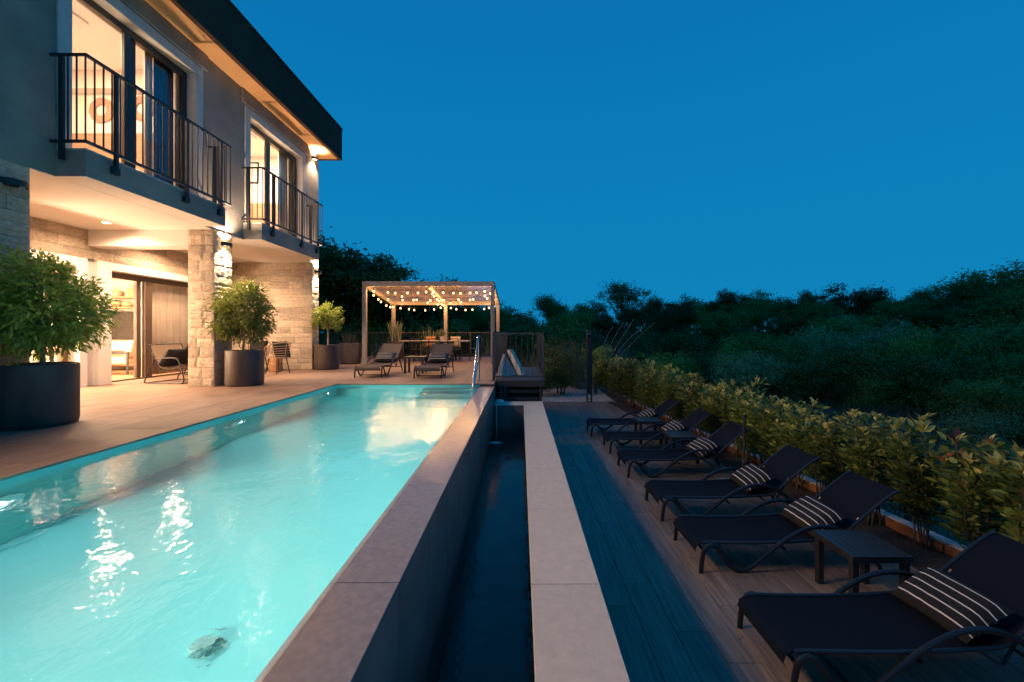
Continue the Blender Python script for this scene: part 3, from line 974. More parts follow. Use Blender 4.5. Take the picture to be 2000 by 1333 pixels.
# sconces
def sconce(name, x, y, z, label, lit=True, eu=1.0, ed=1.0):
    t = thing(name, label, 'wall light', (x, y, z), group='half round wall lights on the villa')
    m = M(); n = 14; r0 = .13
    out = [(.02 + .11 * math.sin(PI * i / n), -r0 * math.cos(PI * i / n)) for i in range(n + 1)]
    inn = [(.02 + .102 * math.sin(PI * i / n), -(r0 - .008) * math.cos(PI * i / n)) for i in range(n, -1, -1)]
    m.prism(out + inn, -.035, .035); m.build('shade', MT['black_metal'], t)
    m = M(); m.box(-.03, .02, -.06, .06, -.03, .03); m.build('wall_plate', MT['black_metal'], t)
    if lit:
        m = M(); m.box(.03, .09, -.05, .05, -.012, .012); m.build('lamp', MT['e_sconce'], t)
        light('sconce_up', 'SPOT', (x + .075, y, z + .03), E_SCONCE * eu, WARM2, t, .025, aim=(.10, 0, 1), spot=118, blend=.7)
        light('sconce_down', 'SPOT', (x + .075, y, z - .03), E_SCONCE * ed, WARM2, t, .025, aim=(.10, 0, -1), spot=118, blend=.7)
    return t


sconce('wall_sconce', -5.905, 8.37, 2.80, 'lit half round wall light on the square stone pier', eu=1.0)
sconce('wall_sconce', -5.905, 12.16, 2.80, 'lit half round wall light on the stone wall end below the small balcony')
sconce('wall_sconce', WX, 12.02, 6.02, 'lit half round wall light high under the eave at the house corner', eu=.5, ed=.5)
sconce('wall_sconce', -5.905, 4.87, 2.78, 'unlit dark half round wall light on the shaded stone wall', lit=False)


def downlight(x, y, label, e=1.0):
    t = thing('ceiling_downlight', label, 'downlight', (x, y, ZS - .006), group='recessed downlights in the loggia ceiling')
    m = M(); m.lathe([(.075, -.006), (.078, -.002), (.078, 0), (.02, 0)], 24); m.build('ring', MT['ceiling'], t)
    m = M(); m.lathe([(.058, -.0075), (.058, -.0062), (.01, -.0062)], 20); m.build('lens', MT['e_down'], t)
    light('downlight_lamp', 'SPOT', (x, y, ZS - .03), E_DOWN * e, WARM2, t, .05, aim=(0, 0, -1), spot=165, blend=.6)


downlight(-7.5, 7.6, 'recessed downlight glowing in the ceiling in front of the white beam', .55)
downlight(-7.1, 10.2, 'recessed downlight in the ceiling behind the square stone pier', .8)
downlight(-7.2, 6.0, 'added fill downlight in the ceiling above the potted tree by the shaded wall', .9)  # fill light added out of view behind the near wall
downlight(-7.7, 9.4, 'added fill downlight hidden beyond the white beam by the sliding door', .6)  # extra light added behind the beam to even out the loggia
pd = thing('pendant_lamp', 'round pendant lamp over the indoor dining table', 'pendant lamp', (-9.75, 7.1, 1.62))
m = M(); m.lathe([(.03, .12), (.10, .10), (.15, .03), (.16, -.02), (.15, -.021), (.14, .03), (.09, .09), (.02, .105)], 24); m.build('lamp_shade', MT['wicker'], pd, smooth=True)
m = M(); m.tube([(0, 0, .12), (0, 0, 1.12)], .004, 5); m.build('cord', MT['black_metal'], pd)
m = M(); m.lathe([(.01, -.06), (.05, -.04), (.055, 0), (.03, .04), (.01, .05)], 14); m.build('bulb', MT['e_down'], pd, smooth=True)
light('pendant_light', 'POINT', (-9.75, 7.1, 1.53), 1800, WARM2, pd, .22)
# room lights (ceiling fittings inside the house)
def room_lamp(x, y, z, sx, sy, e, label):
    t = thing('ceiling_lamp', label, 'ceiling lamp', (x, y, z), group='flat ceiling lamps inside the villa')
    m = M(); m.box(-sx / 2, sx / 2, -sy / 2, sy / 2, -.04, -.002); m.build('housing', MT['white_render'], t)
    light('room_lamp', 'AREA', (x, y, z - .045), e, WARM2, t, size=(sx, sy), aim=(0, 0, -1))


room_lamp(-7.5, 6.3, 6.07, 1.0, 1.0, E_ROOM, 'flat ceiling lamp in the bedroom with the woven discs')
room_lamp(-7.6, 2.2, 6.07, 2.2, 2.6, 1750, 'added unseen lamp for warm fill in the bedroom beyond the near picture edge')  # added out of view to warm the coping and loungers
room_lamp(-7.3, 10.3, 6.07, 1.0, 1.0, E_ROOM * 1.5, 'flat ceiling lamp in the bedroom with the framed print')
room_lamp(-10.6, 9.6, 2.75, 1.6, 1.6, E_LIVING, 'flat ceiling lamp over the living room armchairs')
room_lamp(-10.4, 6.6, 2.75, 1.2, 1.2, E_LIVING * .7, 'flat ceiling lamp over the living room table by the near door')


# ------------------------------------------------------------------ inside the rooms
def curtain(name, label, x, y0, y1, z0, z1, mt, waves=6, amp=.035, taper=0.0):
    n = waves * 8
    V_, F_ = [], []
    for zi, z in enumerate((z0, (z0 + z1) / 2, z1)):
        for i in range(n + 1):
            t = i / n
            yy = y0 + (y1 - y0) * t + taper * (z - z0) / (z1 - z0) * (t)
            V_.append((x + amp * math.sin(t * waves * 2 * PI) * (1.1 - .25 * zi), yy, z))
    for k in range(2):
        for i in range(n): F_.append((k * (n + 1) + i, k * (n + 1) + i + 1, (k + 1) * (n + 1) + i + 1, (k + 1) * (n + 1) + i))
    me = mesh_of(name, [(a - x, b - (y0 + y1) / 2, c - z0) for a, b, c in V_], F_, mt, True)
    o = link(name, me, None, (x, (y0 + y1) / 2, z0))
    so_ = o.modifiers.new('thick', 'SOLIDIFY'); so_.thickness = .006
    return tag(o, label, 'curtain')


curtain('curtain', 'cream curtain hanging behind the sliding door next to the square pier', -8.95, 9.9, 11.3, 0.02, 2.62, MT['curtain'], 7, .05)
curtain('curtain', 'narrow beige curtain beside the blue lit one behind the large upstairs window', -6.33, 7.05, 7.22, ZF + .02, 5.98, MT['curtain'], 2, .03)
curtain('curtain', 'grey curtain painted blue lit behind the right pane of the large upstairs window', -6.32, 7.22, 7.64, ZF + .02, 5.98, MT['blue_lit_curtain'], 5, .03)
curtain('curtain', 'brown beige curtain behind the window of the small balcony', -6.33, 10.95, 11.4, ZF + .02, 5.98, MT['curtain'], 5, .03)


def wall_disc(x, z, label):
    m = M(); n = 40; prof = [(.11, -.012), (.11, .018), (.16, .032), (.21, .026), (.245, .008), (.245, -.012)]
    V_ = []; r_ = random.Random(int(x * 100))
    for r0, d in prof:
        for j in range(n):
            a = 2 * PI * j / n; q = r0 * (1 + r_.uniform(-.02, .02))
            V_.append((q * math.cos(a), -d + r_.uniform(-.004, .004), q * math.sin(a)))
    k = len(prof); F_ = []
    for i in range(k):
        for j in range(n): F_.append((i * n + j, i * n + (j + 1) % n, ((i + 1) % k) * n + (j + 1) % n, ((i + 1) % k) * n + j))
    m.add(V_, F_)
    o = m.build('woven_wall_disc', MT['weave_art'], None, smooth=True, loc=(x, 8.185, z)); tag(o, label, 'wall decoration', 'woven discs on the bedroom wall')


wall_disc(-8.17, 5.38, 'round woven wall disc seen whole through the left upstairs pane')
wall_disc(-7.38, 5.42, 'round woven wall disc half hidden by the dark window post')
bed = thing('bed', 'bed with light linen and wooden headboard under the woven discs', 'bed', (-7.8, 7.2, ZF))
m = M(); m.box(-1.0, 1.0, .92, .985, .0, 1.5); m.build('headboard', MT['wood'], bed, bevel=.005)
m = M(); m.box(-.85, .85, -.9, .9, .15, .5); m.build('mattress', MT['bedding'], bed, bevel=.05, seg=3)
m = M(); m.box(-.8, .8, -.85, .85, 0, .15); m.build('bed_base', MT['wood'], bed)
for sx in (-.42, .42):
    m = M(); m.box(sx - .35, sx + .35, .5, .82, .5, .66); m.build('pillow', MT['bedding'], bed, bevel=.06, seg=3)
bed2 = thing('bed', 'bed with wooden headboard in the room with the framed print', 'bed', (-8.0, 10.9, ZF))
m = M(); m.box(-1.2, 1.2, .98, 1.05, .0, 1.3); m.build('headboard', MT['wood'], bed2, bevel=.005)
m = M(); m.box(-.85, .85, -.9, .95, .15, .5); m.build('mattress', MT['bedding'], bed2, bevel=.05, seg=3)
pf = thing('framed_print', 'black framed print on the bedroom wall behind the small balcony', 'picture', (-7.66, 11.97, 5.60))
m = M()
for b in ((-.2, .2, -.03, 0, .26, .3), (-.2, .2, -.03, 0, -.3, -.26), (-.2, -.17, -.03, 0, -.2599, .2599), (.17, .2, -.03, 0, -.2599, .2599)): m.box(*b)
m.build('picture_frame', MT['black_metal'], pf)
m = M(); m.box(-.1699, .1699, -.012, 0, -.2598, .2598); m.build('print', MT['paper'], pf)

# living room
YW = 12.0
for z, lb in ((2.04, 'upper wooden wall shelf with two baskets in the living room'), (1.75, 'lower wooden wall shelf with woven trays in the living room')):
    m = M(); m.box(-1.3, 1.0, -.28, -.001, -.02, .02); o = m.build('wall_shelf', MT['wood'], None, loc=(-11.2, YW, z), bevel=.004); tag(o, lb, 'shelf', 'wooden wall shelves in the living room')


def basket(x, z, r0, h, label):
    t = thing('basket', label, 'basket', (x, YW - .15, z), group='wicker baskets on the upper shelf')
    m = M(); m.lathe([(r0 * .85, 0), (r0, h * .5), (r0 * .95, h), (r0 * .9, h), (r0 * .92, h * .5), (r0 * .7, .02)], 24); m.build('body', MT['wicker'], t, smooth=True)
    for s in (-1, 1):
        m = M(); m.tube(spline([(s * r0 * .5, -.02, h), (s * r0 * .55, -.02, h + .09), (s * r0 * .1 + s * .02, -.02, h + .11), (s * .03, -.02, h)], 5), .008, 6); m.build('handle', MT['wicker'], t)


basket(-10.95, 2.062, .14, .24, 'round pale wicker basket on the upper living room shelf')
basket(-11.38, 2.062, .12, .16, 'smaller brown wicker basket at the left of the upper shelf')
for k, x in enumerate((-11.45, -11.12)):
    o = blob('woven_tray', MT['wicker'], .16 - .03 * k, .10, .10 - .02 * k, 20 + k, (x, YW - .15, 1.772 + .095 - .02 * k), 10, .1); tag(o, ('larger' if k == 0 else 'smaller') + ' woven tray leaning on the lower living room shelf', 'tray', 'woven trays on the lower shelf')
tv = thing('television', 'dark flat television on the living room wall below the shelves', 'television', (-11.45, YW - .03, .85))
m = M(); m.box(-.75, .60, -.04, .0, 0, .80); m.build('housing', MT['black_metal'], tv)
m = M(); m.box(-.735, .585, -.043, -.0402, .015, .785); m.build('screen', MT['tv'], tv)
sb_ = thing('sideboard', 'low wooden sideboard standing under the television', 'sideboard', (-11.3, YW - .25, 0))
m = M(); m.box(-1.1, 1.1, -.2, .22, .12, .55); m.build('cabinet', MT['wood'], sb_, bevel=.005)
for i in range(3):
    m = M(); m.box(-1.08 + i * .73, -.38 + i * .73, -.215, -.201, .14, .53); m.build('door', MT['wood'], sb_, bevel=.003)
for sx in (-1, 1):
    m = M(); m.box(sx * 1.0 - .03, sx * 1.0 + .03, -.15, .15, 0, .12); m.build('leg', MT['black_metal'], sb_)


def armchair_in(loc, rz, label):
    t = thing('armchair', label, 'armchair', loc, rz, 'cream armchairs in the living room')
    for sy in (-1, 1):
        m = M(); m.box(-.36, .36, sy * .36 - .02, sy * .36 + .02, .52, .57)
        for sx in (-1, 1): m.box(sx * .33 - .02, sx * .33 + .02, sy * .36 - .019, sy * .36 + .019, 0, .52)
        m.build('side_frame', MT['black_metal'], t)
    m = M(); m.box(-.33, .36, -.335, .335, .26, .42); m.build('seat', MT['sofa'], t, bevel=.05, seg=3)
    m = M(); m.add([(-.36, -.335, .42), (-.20, -.335, .42), (-.20, .335, .42), (-.36, .335, .42), (-.46, -.335, .85), (-.32, -.335, .85), (-.32, .335, .85), (-.46, .335, .85)],
                   [(0, 3, 2, 1), (4, 5, 6, 7), (0, 1, 5, 4), (1, 2, 6, 5), (2, 3, 7, 6), (3, 0, 4, 7)]); m.build('backrest', MT['sofa'], t, bevel=.04, seg=3)
    return t


a1 = armchair_in((-10.15, 10.6, 0), R(200), 'cream armchair just inside the open sliding door')
a2 = copy_tree(a1); a2.location = (-10.9, 10.0, 0); a2.rotation_euler.z = R(40); a2['label'] = 'cream armchair further inside by the coffee table'
a3 = copy_tree(a1); a3.location = (-10.2, 7.1, 0); a3.rotation_euler.z = R(100); a3['label'] = 'cream armchair seen through the near door beside the big planter'
ct = thing('coffee_table', 'low wooden coffee table between the living room armchairs', 'table', (-11.3, 10.8, 0))
m = M(); m.box(-.5, .5, -.3, .3, .36, .40); m.build('table_top', MT['wood'], ct, bevel=.005)
for sx in (-1, 1):
    for sy in (-1, 1):
        m = M(); m.box(sx * .44 - .02, sx * .44 + .02, sy * .25 - .02, sy * .25 + .02, 0, .36); m.build('leg', MT['black_metal'], ct)
dt = thing('dining_table', 'wooden dining table inside by the near sliding door', 'table', (-9.9, 8.0, 0))
m = M(); m.box(-.45, .45, -.6, .6, .70, .74); m.build('table_top', MT['wood'], dt, bevel=.005)
for sx in (-1, 1):
    for sy in (-1, 1):
        m = M(); m.box(sx * .38 - .025, sx * .38 + .025, sy * .52 - .025, sy * .52 + .025, 0, .70); m.build('leg', MT['black_metal'], dt)
vz = blob('vase', MT['wicker'], .12, .12, .15, 30, (-9.8, 8.1, .885), 10, .06); tag(vz, 'round wicker vase on the indoor dining table', 'vase')

# ------------------------------------------------------------------ terrace furniture
def cushion_mesh(name, a, b_, t, mt, seed=0, n=12):
    r_ = random.Random(seed); V_ = []; F_ = []
    for side in (1, -1):
        for j in range(n + 1):
            for i in range(n + 1):
                u, w = i / n * 2 - 1, j / n * 2 - 1
                prof = max(0, (1 - u ** 4) * (1 - w ** 4)) ** .5
                pin = 1 - .05 * (1 - abs(u)) * (abs(w) ** 3) - 0
                x = u * a * (1 - .06 * (1 - w * w) * (abs(u) > .99)); yy = w * b_ * (1 - .06 * (1 - u * u) * (abs(w) > .99))
                V_.append((x, yy, side * t * prof + r_.uniform(-.003, .003) * (prof > .1)))
    k = (n + 1) ** 2
    for s in (0, 1):
        for j in range(n):
            for i in range(n):
                q = (s * k + j * (n + 1) + i, s * k + j * (n + 1) + i + 1, s * k + (j + 1) * (n + 1) + i + 1, s * k + (j + 1) * (n + 1) + i)
                F_.append(q if s == 0 else q[::-1])
    me = mesh_of(name, V_, F_, mt, True)
    return me


PIL = cushion_mesh('striped_cushion', .19, .26, .075, MT['pillow'], 4)
BLK = cushion_mesh('black_cushion', .22, .22, .08, MT['black_cloth'], 6)


def sun_lounger(label, group, loc, rz):
    t = thing('sun_lounger', label, 'sun lounger', loc, rz, group)
    sec = [(-.02, .175), (-.035, .20), (-.02, .245), (.03, .268), (.10, .272)]
    sec += [(.10 + 1.2 * i / 8, .272 + .022 * i / 8 - .018 * math.sin(PI * i / 8)) for i in range(1, 9)]
    sec += spline([(1.30, .294), (1.37, .325), (1.50, .44), (1.65, .565), (1.80, .68), (1.87, .725), (1.92, .742)], 3)[1:]
    m = M(); nx_ = 8; ns = len(sec)
    for d_ in (0, -.007):
        for k_, (x_, z_) in enumerate(sec):
            for q_ in range(nx_ + 1):
                v_ = q_ / nx_ * 2 - 1
                m.v.append((x_, v_ * .278, z_ + d_ - .022 * (1 - v_ * v_) * min(1, k_ / 4) * min(1, (ns - 1 - k_) / 3)))
    tot = ns * (nx_ + 1)
    for k_ in range(ns - 1):
        for q_ in range(nx_):
            a_ = k_ * (nx_ + 1) + q_
            m.f.append((a_, a_ + nx_ + 1, a_ + nx_ + 2, a_ + 1)); m.f.append((tot + a_, tot + a_ + 1, tot + a_ + nx_ + 2, tot + a_ + nx_ + 1))
    m.build('sling', MT['sling'], t, smooth=True)
    S_ = [(0, 0), (.012, .12), (.035, .215), (.085, .258), (.145, .235), (.21, .145), (.29, .05), (.385, .022), (.49, .06), (.64, .18), (.80, .30), (.97, .39),
          (1.13, .425), (1.29, .405), (1.44, .325), (1.57, .205), (1.67, .085), (1.72, 0)]
    for s in (-1, 1):
        m = M(); m.tube([(x, s * .312, z) for x, z in spline(S_, 4)], .021, 10, flat=.75); m.build('side_frame', MT['lounger_metal'], t, smooth=True)
        m = M(); m.tube([(x, s * .283, z) for x, z in sec[3:]], .014, 8); m.build('rail', MT['lounger_metal'], t, smooth=True)
    m = M(); m.tube([(.035, -.31, .20), (.035, .31, .20)], .012, 8); m.tube([(1.63, -.31, .13), (1.63, .31, .13)], .012, 8); m.tube([(.8, -.31, .215), (.8, .31, .215)], .012, 8)
    m.tube([(.40, -.31, .03), (.40, .31, .03)], .011, 8)
    m.build('stretcher', MT['lounger_metal'], t, smooth=True)
    for s in (-1, 1):
        m = M(); m.tube([(1.55, s * .25, .48), (1.36, s * .25, .16), (1.18, s * .25, .27)], .010, 6); m.build('back_prop', MT['lounger_metal'], t, smooth=True)
    return t


def pillow(loc, rz, label, group):
    o = link('striped_cushion', PIL, None, loc)
    o.rotation_euler = (Matrix.Rotation(rz, 4, 'Z') @ Matrix.Rotation(R(-30), 4, 'Y')).to_euler()
    return tag(o, label, 'cushion', group)


lg = sun_lounger('black sun lounger nearest the camera, cut by the picture edge', 'sun loungers in a row on the lower terrace', (1.67, 2.89, ZL), 0)
LY = [(2.89, 1.67, 'black sun lounger cut off at the bottom corner, nearest of the row by the hedge'),
      (4.24, 1.68, 'black sun lounger behind the slatted table, second nearest of the row by the hedge'),
      (5.33, 1.69, 'black sun lounger in front of the parasol stand, third nearest by the hedge'),
      (6.81, 1.66, 'black sun lounger with the parasol stand at its near side, fourth nearest by the hedge'),
      (8.10, 1.66, 'black sun lounger between the two small far tables, fifth nearest by the hedge'),
      (9.38, 1.53, 'black sun lounger closest to the gravel, farthest of the row by the hedge')]
NM = ['nearest', 'second', 'third', 'fourth', 'fifth', 'farthest']
for i, (yy, xx, lb) in enumerate(LY):
    o = lg if i == 0 else copy_tree(lg)
    o.location = (xx, yy, ZL); o['label'] = lb
    o.rotation_euler.z = R(random.uniform(-1.2, 1.2)) if i else 0
    dx = (.0, .0, -.02, .0, .0, .02)[i]
    pillow((xx + 1.265 + dx, yy + (.0, .02, .03, -.02, .0, .03)[i], ZL + .40), R((3, 0, -4, 5, 2, 0)[i]), 'black cushion with white stripes on the %s lounger by the hedge' % NM[i], 'striped cushions on the lower loungers')
for i, (xx, yy, lb) in enumerate(((-3.545, 9.75, 'sun lounger painted as warmly lit in front of the left pergola post'), (-2.125, 9.60, 'sun lounger painted as warmly lit on the pool side of the small terrace table'))):
    o = copy_tree(lg); o.location = (xx, yy, 0); o.rotation_euler.z = R(90)
    for ch in o.children:
        if ch.name.startswith('sling'):
            if i == 0: TAUPE = ch.data.copy(); TAUPE.materials[0] = MT['warm_lit_sling']
            ch.data = TAUPE; o['label'] = lb; o['group'] = 'sun loungers on the upper terrace'
    pillow((xx, yy + 1.265, .40), R(90), 'black cushion with white stripes on the ' + ('lounger by the left pergola post' if i == 0 else 'terrace lounger nearer the pool handrail'), 'striped cushions on the upper loungers')


def side_table(label, loc, w, d, h, group):
    t = thing('side_table', label, 'side table', loc, 0, group)
    n = 8; step = w / n
    for i in range(n):
        m = M() if i == 0 else m
        if i == 0:
            m.cbox(.002, step - .006, 0.0, d, h - .018, h, .002); me = mesh_of('slat', m.v, m.f, MT['lounger_metal'])
        link('slat', me, t, (i * step, 0, 0))
    m = M()
    for b in ((0, w, -.012, -.0005, h - .05, h), (0, w, d + .0005, d + .012, h - .05, h), (-.012, -.0005, -.012, d + .012, h - .05, h), (w + .0005, w + .012, -.012, d + .012, h - .05, h)): m.box(*b)
    m.build('apron', MT['black_metal'], t)
    for sx in (0, w - .05):
        for sy in (0, d - .05):
            m = M(); m.box(sx, sx + .05, sy, sy + .05, 0, h - .0185); m.build('leg', MT['black_metal'], t, bevel=.003)
    return t


side_table('black slatted side table standing between the two nearest loungers', (2.66, 3.36, ZL), .46, .44, .46, 'slatted tables on the lower terrace')
side_table('black side table between the fourth and fifth loungers from the camera', (2.60, 7.19, ZL), .46, .42, .46, 'slatted tables on the lower terrace')
side_table('black side table farthest off, by the lounger nearest the gravel', (2.40, 8.46, ZL), .46, .42, .46, 'slatted tables on the lower terrace')
side_table('small dark table between the two upper terrace loungers', (-3.0, 10.78, 0), .50, .45, .43, 'table on the upper terrace')

ps = thing('parasol_stand', 'thin black parasol pole in a flat stand beside the fourth lounger', 'parasol stand', (3.25, 6.1, ZL))
m = M(); m.box(-.25, .25, -.25, .25, 0, .05); m.build('base_slab', MT['concrete'], ps, bevel=.01)
m = M(); m.tube([(0, 0, .05), (0, 0, .40)], .028, 12); m.build('socket', MT['black_metal'], ps, smooth=True)
m = M(); m.lathe([(.034, .36), (.036, .37), (.036, .40), (.02, .405)], 16); m.build('collar', MT['steel'], ps, smooth=True)
m = M(); m.tube([(0, 0, .4), (0, 0, 1.06)], .019, 10); m.lathe([(.026, .80), (.03, .81), (.03, .87), (.02, .88)], 12); m.build('pole', MT['black_metal'], ps, smooth=True)

# planters
def planter_trees():
    pass


def potted(x, y, label, pl='olive'):
    t = thing('round_planter', label, 'planter', (x, y, 0), group='round dark planters on the terrace')
    m = M(); r0, h = .335, .70
    m.lathe([(r0 * .93, 0), (r0 * .97, .012), (r0, .06), (r0, h - .03), (r0 - .004, h - .008), (r0 - .014, h), (r0 - .03, h), (r0 - .036, h - .01), (r0 - .036, h - .09)], 48)
    m.build('pot', MT['planter'], t, smooth=True)
    m = M(); m.lathe([(r0 - .04, h - .085), (r0 - .1, h - .075), (.01, h - .07)], 24); m.build('soil', MT['soil'], t, smooth=True)
    return t


potted(-5.51, 4.79, 'big round dark planter in the picture corner below the shaded wall')
potted(-5.52, 8.40, 'round dark planter in front of the square stone pier')
potted(-5.58, 12.10, 'round dark planter at the outer corner of the stone wall')
potted(-5.74, 14.15, 'round dark planter between the stone wall and the pergola')
potted(-5.05, 16.9, 'round dark planter with variegated reed under the pergola')


def leaves(P0, D, Ln, Wd, seed, fold=.25, droop=.0, face=None):
    """leaf quads: base points P0 (n,3), directions D (n,3), length, width"""
    r_ = np.random.default_rng(seed); n = len(P0)
    D = D / np.maximum(np.linalg.norm(D, axis=1, keepdims=True), 1e-6)
    A = r_.normal(size=(n, 3)) if face is None else face; A = np.cross(D, A); A /= np.maximum(np.linalg.norm(A, axis=1, keepdims=True), 1e-6)
    B = np.cross(D, A)
    L_ = (Ln * r_.uniform(.7, 1.25, n))[:, None]; W_ = (Wd * r_.uniform(.75, 1.2, n))[:, None]
    tip = P0 + D * L_ - np.array([0, 0, 1]) * droop * L_
    mid = P0 + D * L_ * .45
    l = mid + A * W_ * .5 + B * W_ * fold
    r = mid - A * W_ * .5 + B * W_ * fold
    return np.stack([P0, r, tip, l], 1)


def leaves6(P0, D, Ln, Wd, seed, fold=.3, up=None):
    """broader leaf of four triangles-ish: base, r1, r2, tip, l2, l1, folded on the midrib"""
    r_ = np.random.default_rng(seed); n = len(P0)
    D = D / np.maximum(np.linalg.norm(D, axis=1, keepdims=True), 1e-6)
    A = r_.normal(size=(n, 3)) * .6 + (np.array([0, 0, 1.0]) if up is None else up); A = np.cross(D, A); A /= np.maximum(np.linalg.norm(A, axis=1, keepdims=True), 1e-6)
    B = np.cross(A, D)
    L_ = (Ln * r_.uniform(.7, 1.25, n))[:, None]; W_ = (Wd * r_.uniform(.8, 1.2, n))[:, None]
    Z = np.array([0, 0, 1.0])
    b0 = P0; tip = P0 + D * L_ - Z * L_ * .12
    m1 = P0 + D * L_ * .35; m2 = P0 + D * L_ * .72 - Z * L_ * .04
    r1 = m1 - A * W_ * .5 + B * W_ * fold; l1 = m1 + A * W_ * .5 + B * W_ * fold
    r2 = m2 - A * W_ * .38 + B * W_ * fold * .7; l2 = m2 + A * W_ * .38 + B * W_ * fold * .7
    return np.stack([b0, r1, r2, tip, l2, l1, m1, m2], 1)


QF = [(0, 1, 2, 3)]
LF = [(0, 1, 2, 7), (7, 2, 3, 4), (0, 7, 4, 5)]


def ficus(x, y, zc, rx, rz, nclump, nper, label, llen, seed, flat_tags=False):
    t = thing('potted_tree', label, 'potted tree', (x, y, .63), group='clipped small trees in the planters')
    r_ = np.random.default_rng(seed)
    m = M(); top = zc - .63
    m.tube([(0, 0, 0), (.01, .005, top * .4), (-.012, .01, top * .75), (0, 0, top)], [.024, .021, .018, .014], 8)
    th = r_.uniform(0, 2 * PI, nclump); ph = np.arccos(r_.uniform(-.97, 1, nclump)); rr = r_.uniform(.40, 1.04, nclump)
    C = np.stack([rx * rr * np.sin(ph) * np.cos(th), rx * rr * np.sin(ph) * np.sin(th), rz * rr * np.cos(ph) + top], 1)
    for c in C[::2]:
        m.tube([(0, 0, top * .62), (c[0] * .45, c[1] * .45, (c[2] + top * .7) * .5), tuple(c)], [.010, .007, .003], 5)
    m.build('trunk', MT['pale_bark'], t, smooth=True)
    P0 = np.repeat(C, nper, 0) + r_.normal(0, .075 * rx / .6, (nclump * nper, 3))
    D = P0 - np.array([0, 0, top]); D = D / np.linalg.norm(D, axis=1, keepdims=True) + r_.normal(0, .65, D.shape) + np.array([0, 0, -.15])
    me = quads_mesh('foliage', leaves(P0, D, llen, llen * .31, seed, .15, .15), 4, QF, [MT['l_ficus']])
    o = link('crown', me, t); o['kind'] = 'stuff'
    return t


ficus(-5.47, 4.80, 1.37, .55, .57, 140, 62, 'clipped narrow leaved tree in the corner planter by the shaded wall', .085, 1)
ficus(-5.55, 8.40, 1.46, .53, .63, 120, 58, 'clipped bright green tree in the planter before the stone pier', .08, 2)
ficus(-5.56, 12.10, 1.50, .40, .36, 52, 46, 'smallest clipped tree, in the planter at the stone wall corner', .08, 3)


def reed(x, y, z, h, n, spread, mt, label, seed, group=None, w=.03, name='reed_clump', cat='reed'):
    r_ = np.random.default_rng(seed)
    V_, F_ = [], []
    a = r_.uniform(0, 2 * PI, n); sp = r_.uniform(.15, 1, n) * spread; hh = h * r_.uniform(.6, 1.08, n)
    segs = 5
    out = []
    for i in range(n):
        d = np.array([math.cos(a[i]), math.sin(a[i]), 0]); s = np.array([-d[1], d[0], 0])
        b0 = np.array([r_.normal(0, .08 + spread * .12), r_.normal(0, .08 + spread * .12), 0])
        for k in range(segs + 1):
            u = k / segs
            p = b0 + d * sp[i] * u ** 1.7 + np.array([0, 0, hh[i] * (u - .28 * u * u * sp[i] / max(spread, .01))])
            ww = w * (1 - u ** 2) * .5 + .001
            out.append(p - s * ww); out.append(p + s * ww)
    per = (segs + 1) * 2
    FF = [(2 * k, 2 * k + 1, 2 * k + 3, 2 * k + 2) for k in range(segs)]
    me = quads_mesh(name, np.array(out), per, FF, [mt])
    o = link(name, me, None, (x, y, z))
    return tag(o, label, cat, group)


reed(-5.05, 16.9, .6, 1.15, 60, .4, MT['l_reed'], 'tall variegated reed in the planter under the pergola', 11, None, .045)
reed(-3.85, 17.2, .0, 1.45, 55, .55, MT['l_reed'], 'spreading variegated reed behind the left end of the outdoor table', 12, None, .045)
reed(-5.74, 14.15, .6, .55, 70, .3, MT['l_reed'], 'low dry grass in the planter between wall and pergola', 13, None, .02, 'grass_tuft', 'grass')

# lounge chairs on the loggia
def sled_chair(label, loc, rz):
    t = thing('lounge_chair', label, 'lounge chair', loc, rz, 'sled lounge chairs in the loggia')
    for s in (-1, 1):
        yv = s * .36
        m = M()
        m.tube([(p[0], yv, p[1]) for p in spline([(-.36, .80), (-.30, .62), (-.23, .5), (-.36, .22), (-.46, .05), (-.42, .012), (-.2, .012), (.3, .012), (.42, .02), (.46, .07), (.43, .25), (.38, .36)], 4)], .011, 8)
        m.tube([(p[0], yv, p[1]) for p in spline([(-.23, .5), (-.05, .52), (.22, .53), (.31, .50), (.36, .42), (.38, .36)], 4)], .011, 8)
        m.tube([(-.30, yv * .92, .62), (-.12, yv * .92, .33), (.0, yv * .92, .30), (.38, yv * .92, .36)], .010, 8)
        m.build('side_frame', MT['black_metal'], t, smooth=True)
    m = M()
    for p in ((-.36, .80), (-.42, .012), (.40, .012), (.38, .36), (-.1, .31)): m.tube([(p[0], -.36, p[1]), (p[0], .36, p[1])], .010, 8)
    m.build('stretcher', MT['black_metal'], t, smooth=True)
    m = M(); m.strip([(-.12, .325), (0, .305), (.2, .32), (.37, .365)], -.33, .33, .012); m.build('seat', MT['rope'], t, smooth=True)
    m = M(); m.strip([(-.345, .78), (-.29, .61), (-.21, .46), (-.125, .335)], -.33, .33, .012); m.build('backrest', MT['rope'], t, smooth=True)
    return t


def blackcush(loc, rot, label):
    o = link('black_cushion', BLK, None, loc, rot); return tag(o, label, 'cushion', 'black cushions on the loggia chairs')


c1 = sled_chair('sled based lounge chair with black cushions left of the stone pier', (-7.25, 8.95, 0), R(-8))
c2 = copy_tree(c1); c2.location = (-7.75, 10.55, 0); c2.rotation_euler.z = R(-20); c2['label'] = 'sled based lounge chair half hidden behind the stone pier'
blackcush((-7.30, 8.83, .53), (0, R(-52), R(-10)), 'black cushion in front on the sled chair left of the pier')
blackcush((-7.22, 9.14, .56), (0, R(-62), R(5)), 'black cushion at the back on the sled chair left of the pier')
blackcush((-7.80, 10.5, .55), (0, R(-60), R(-20)), 'black cushion on the chair half hidden behind the pier')


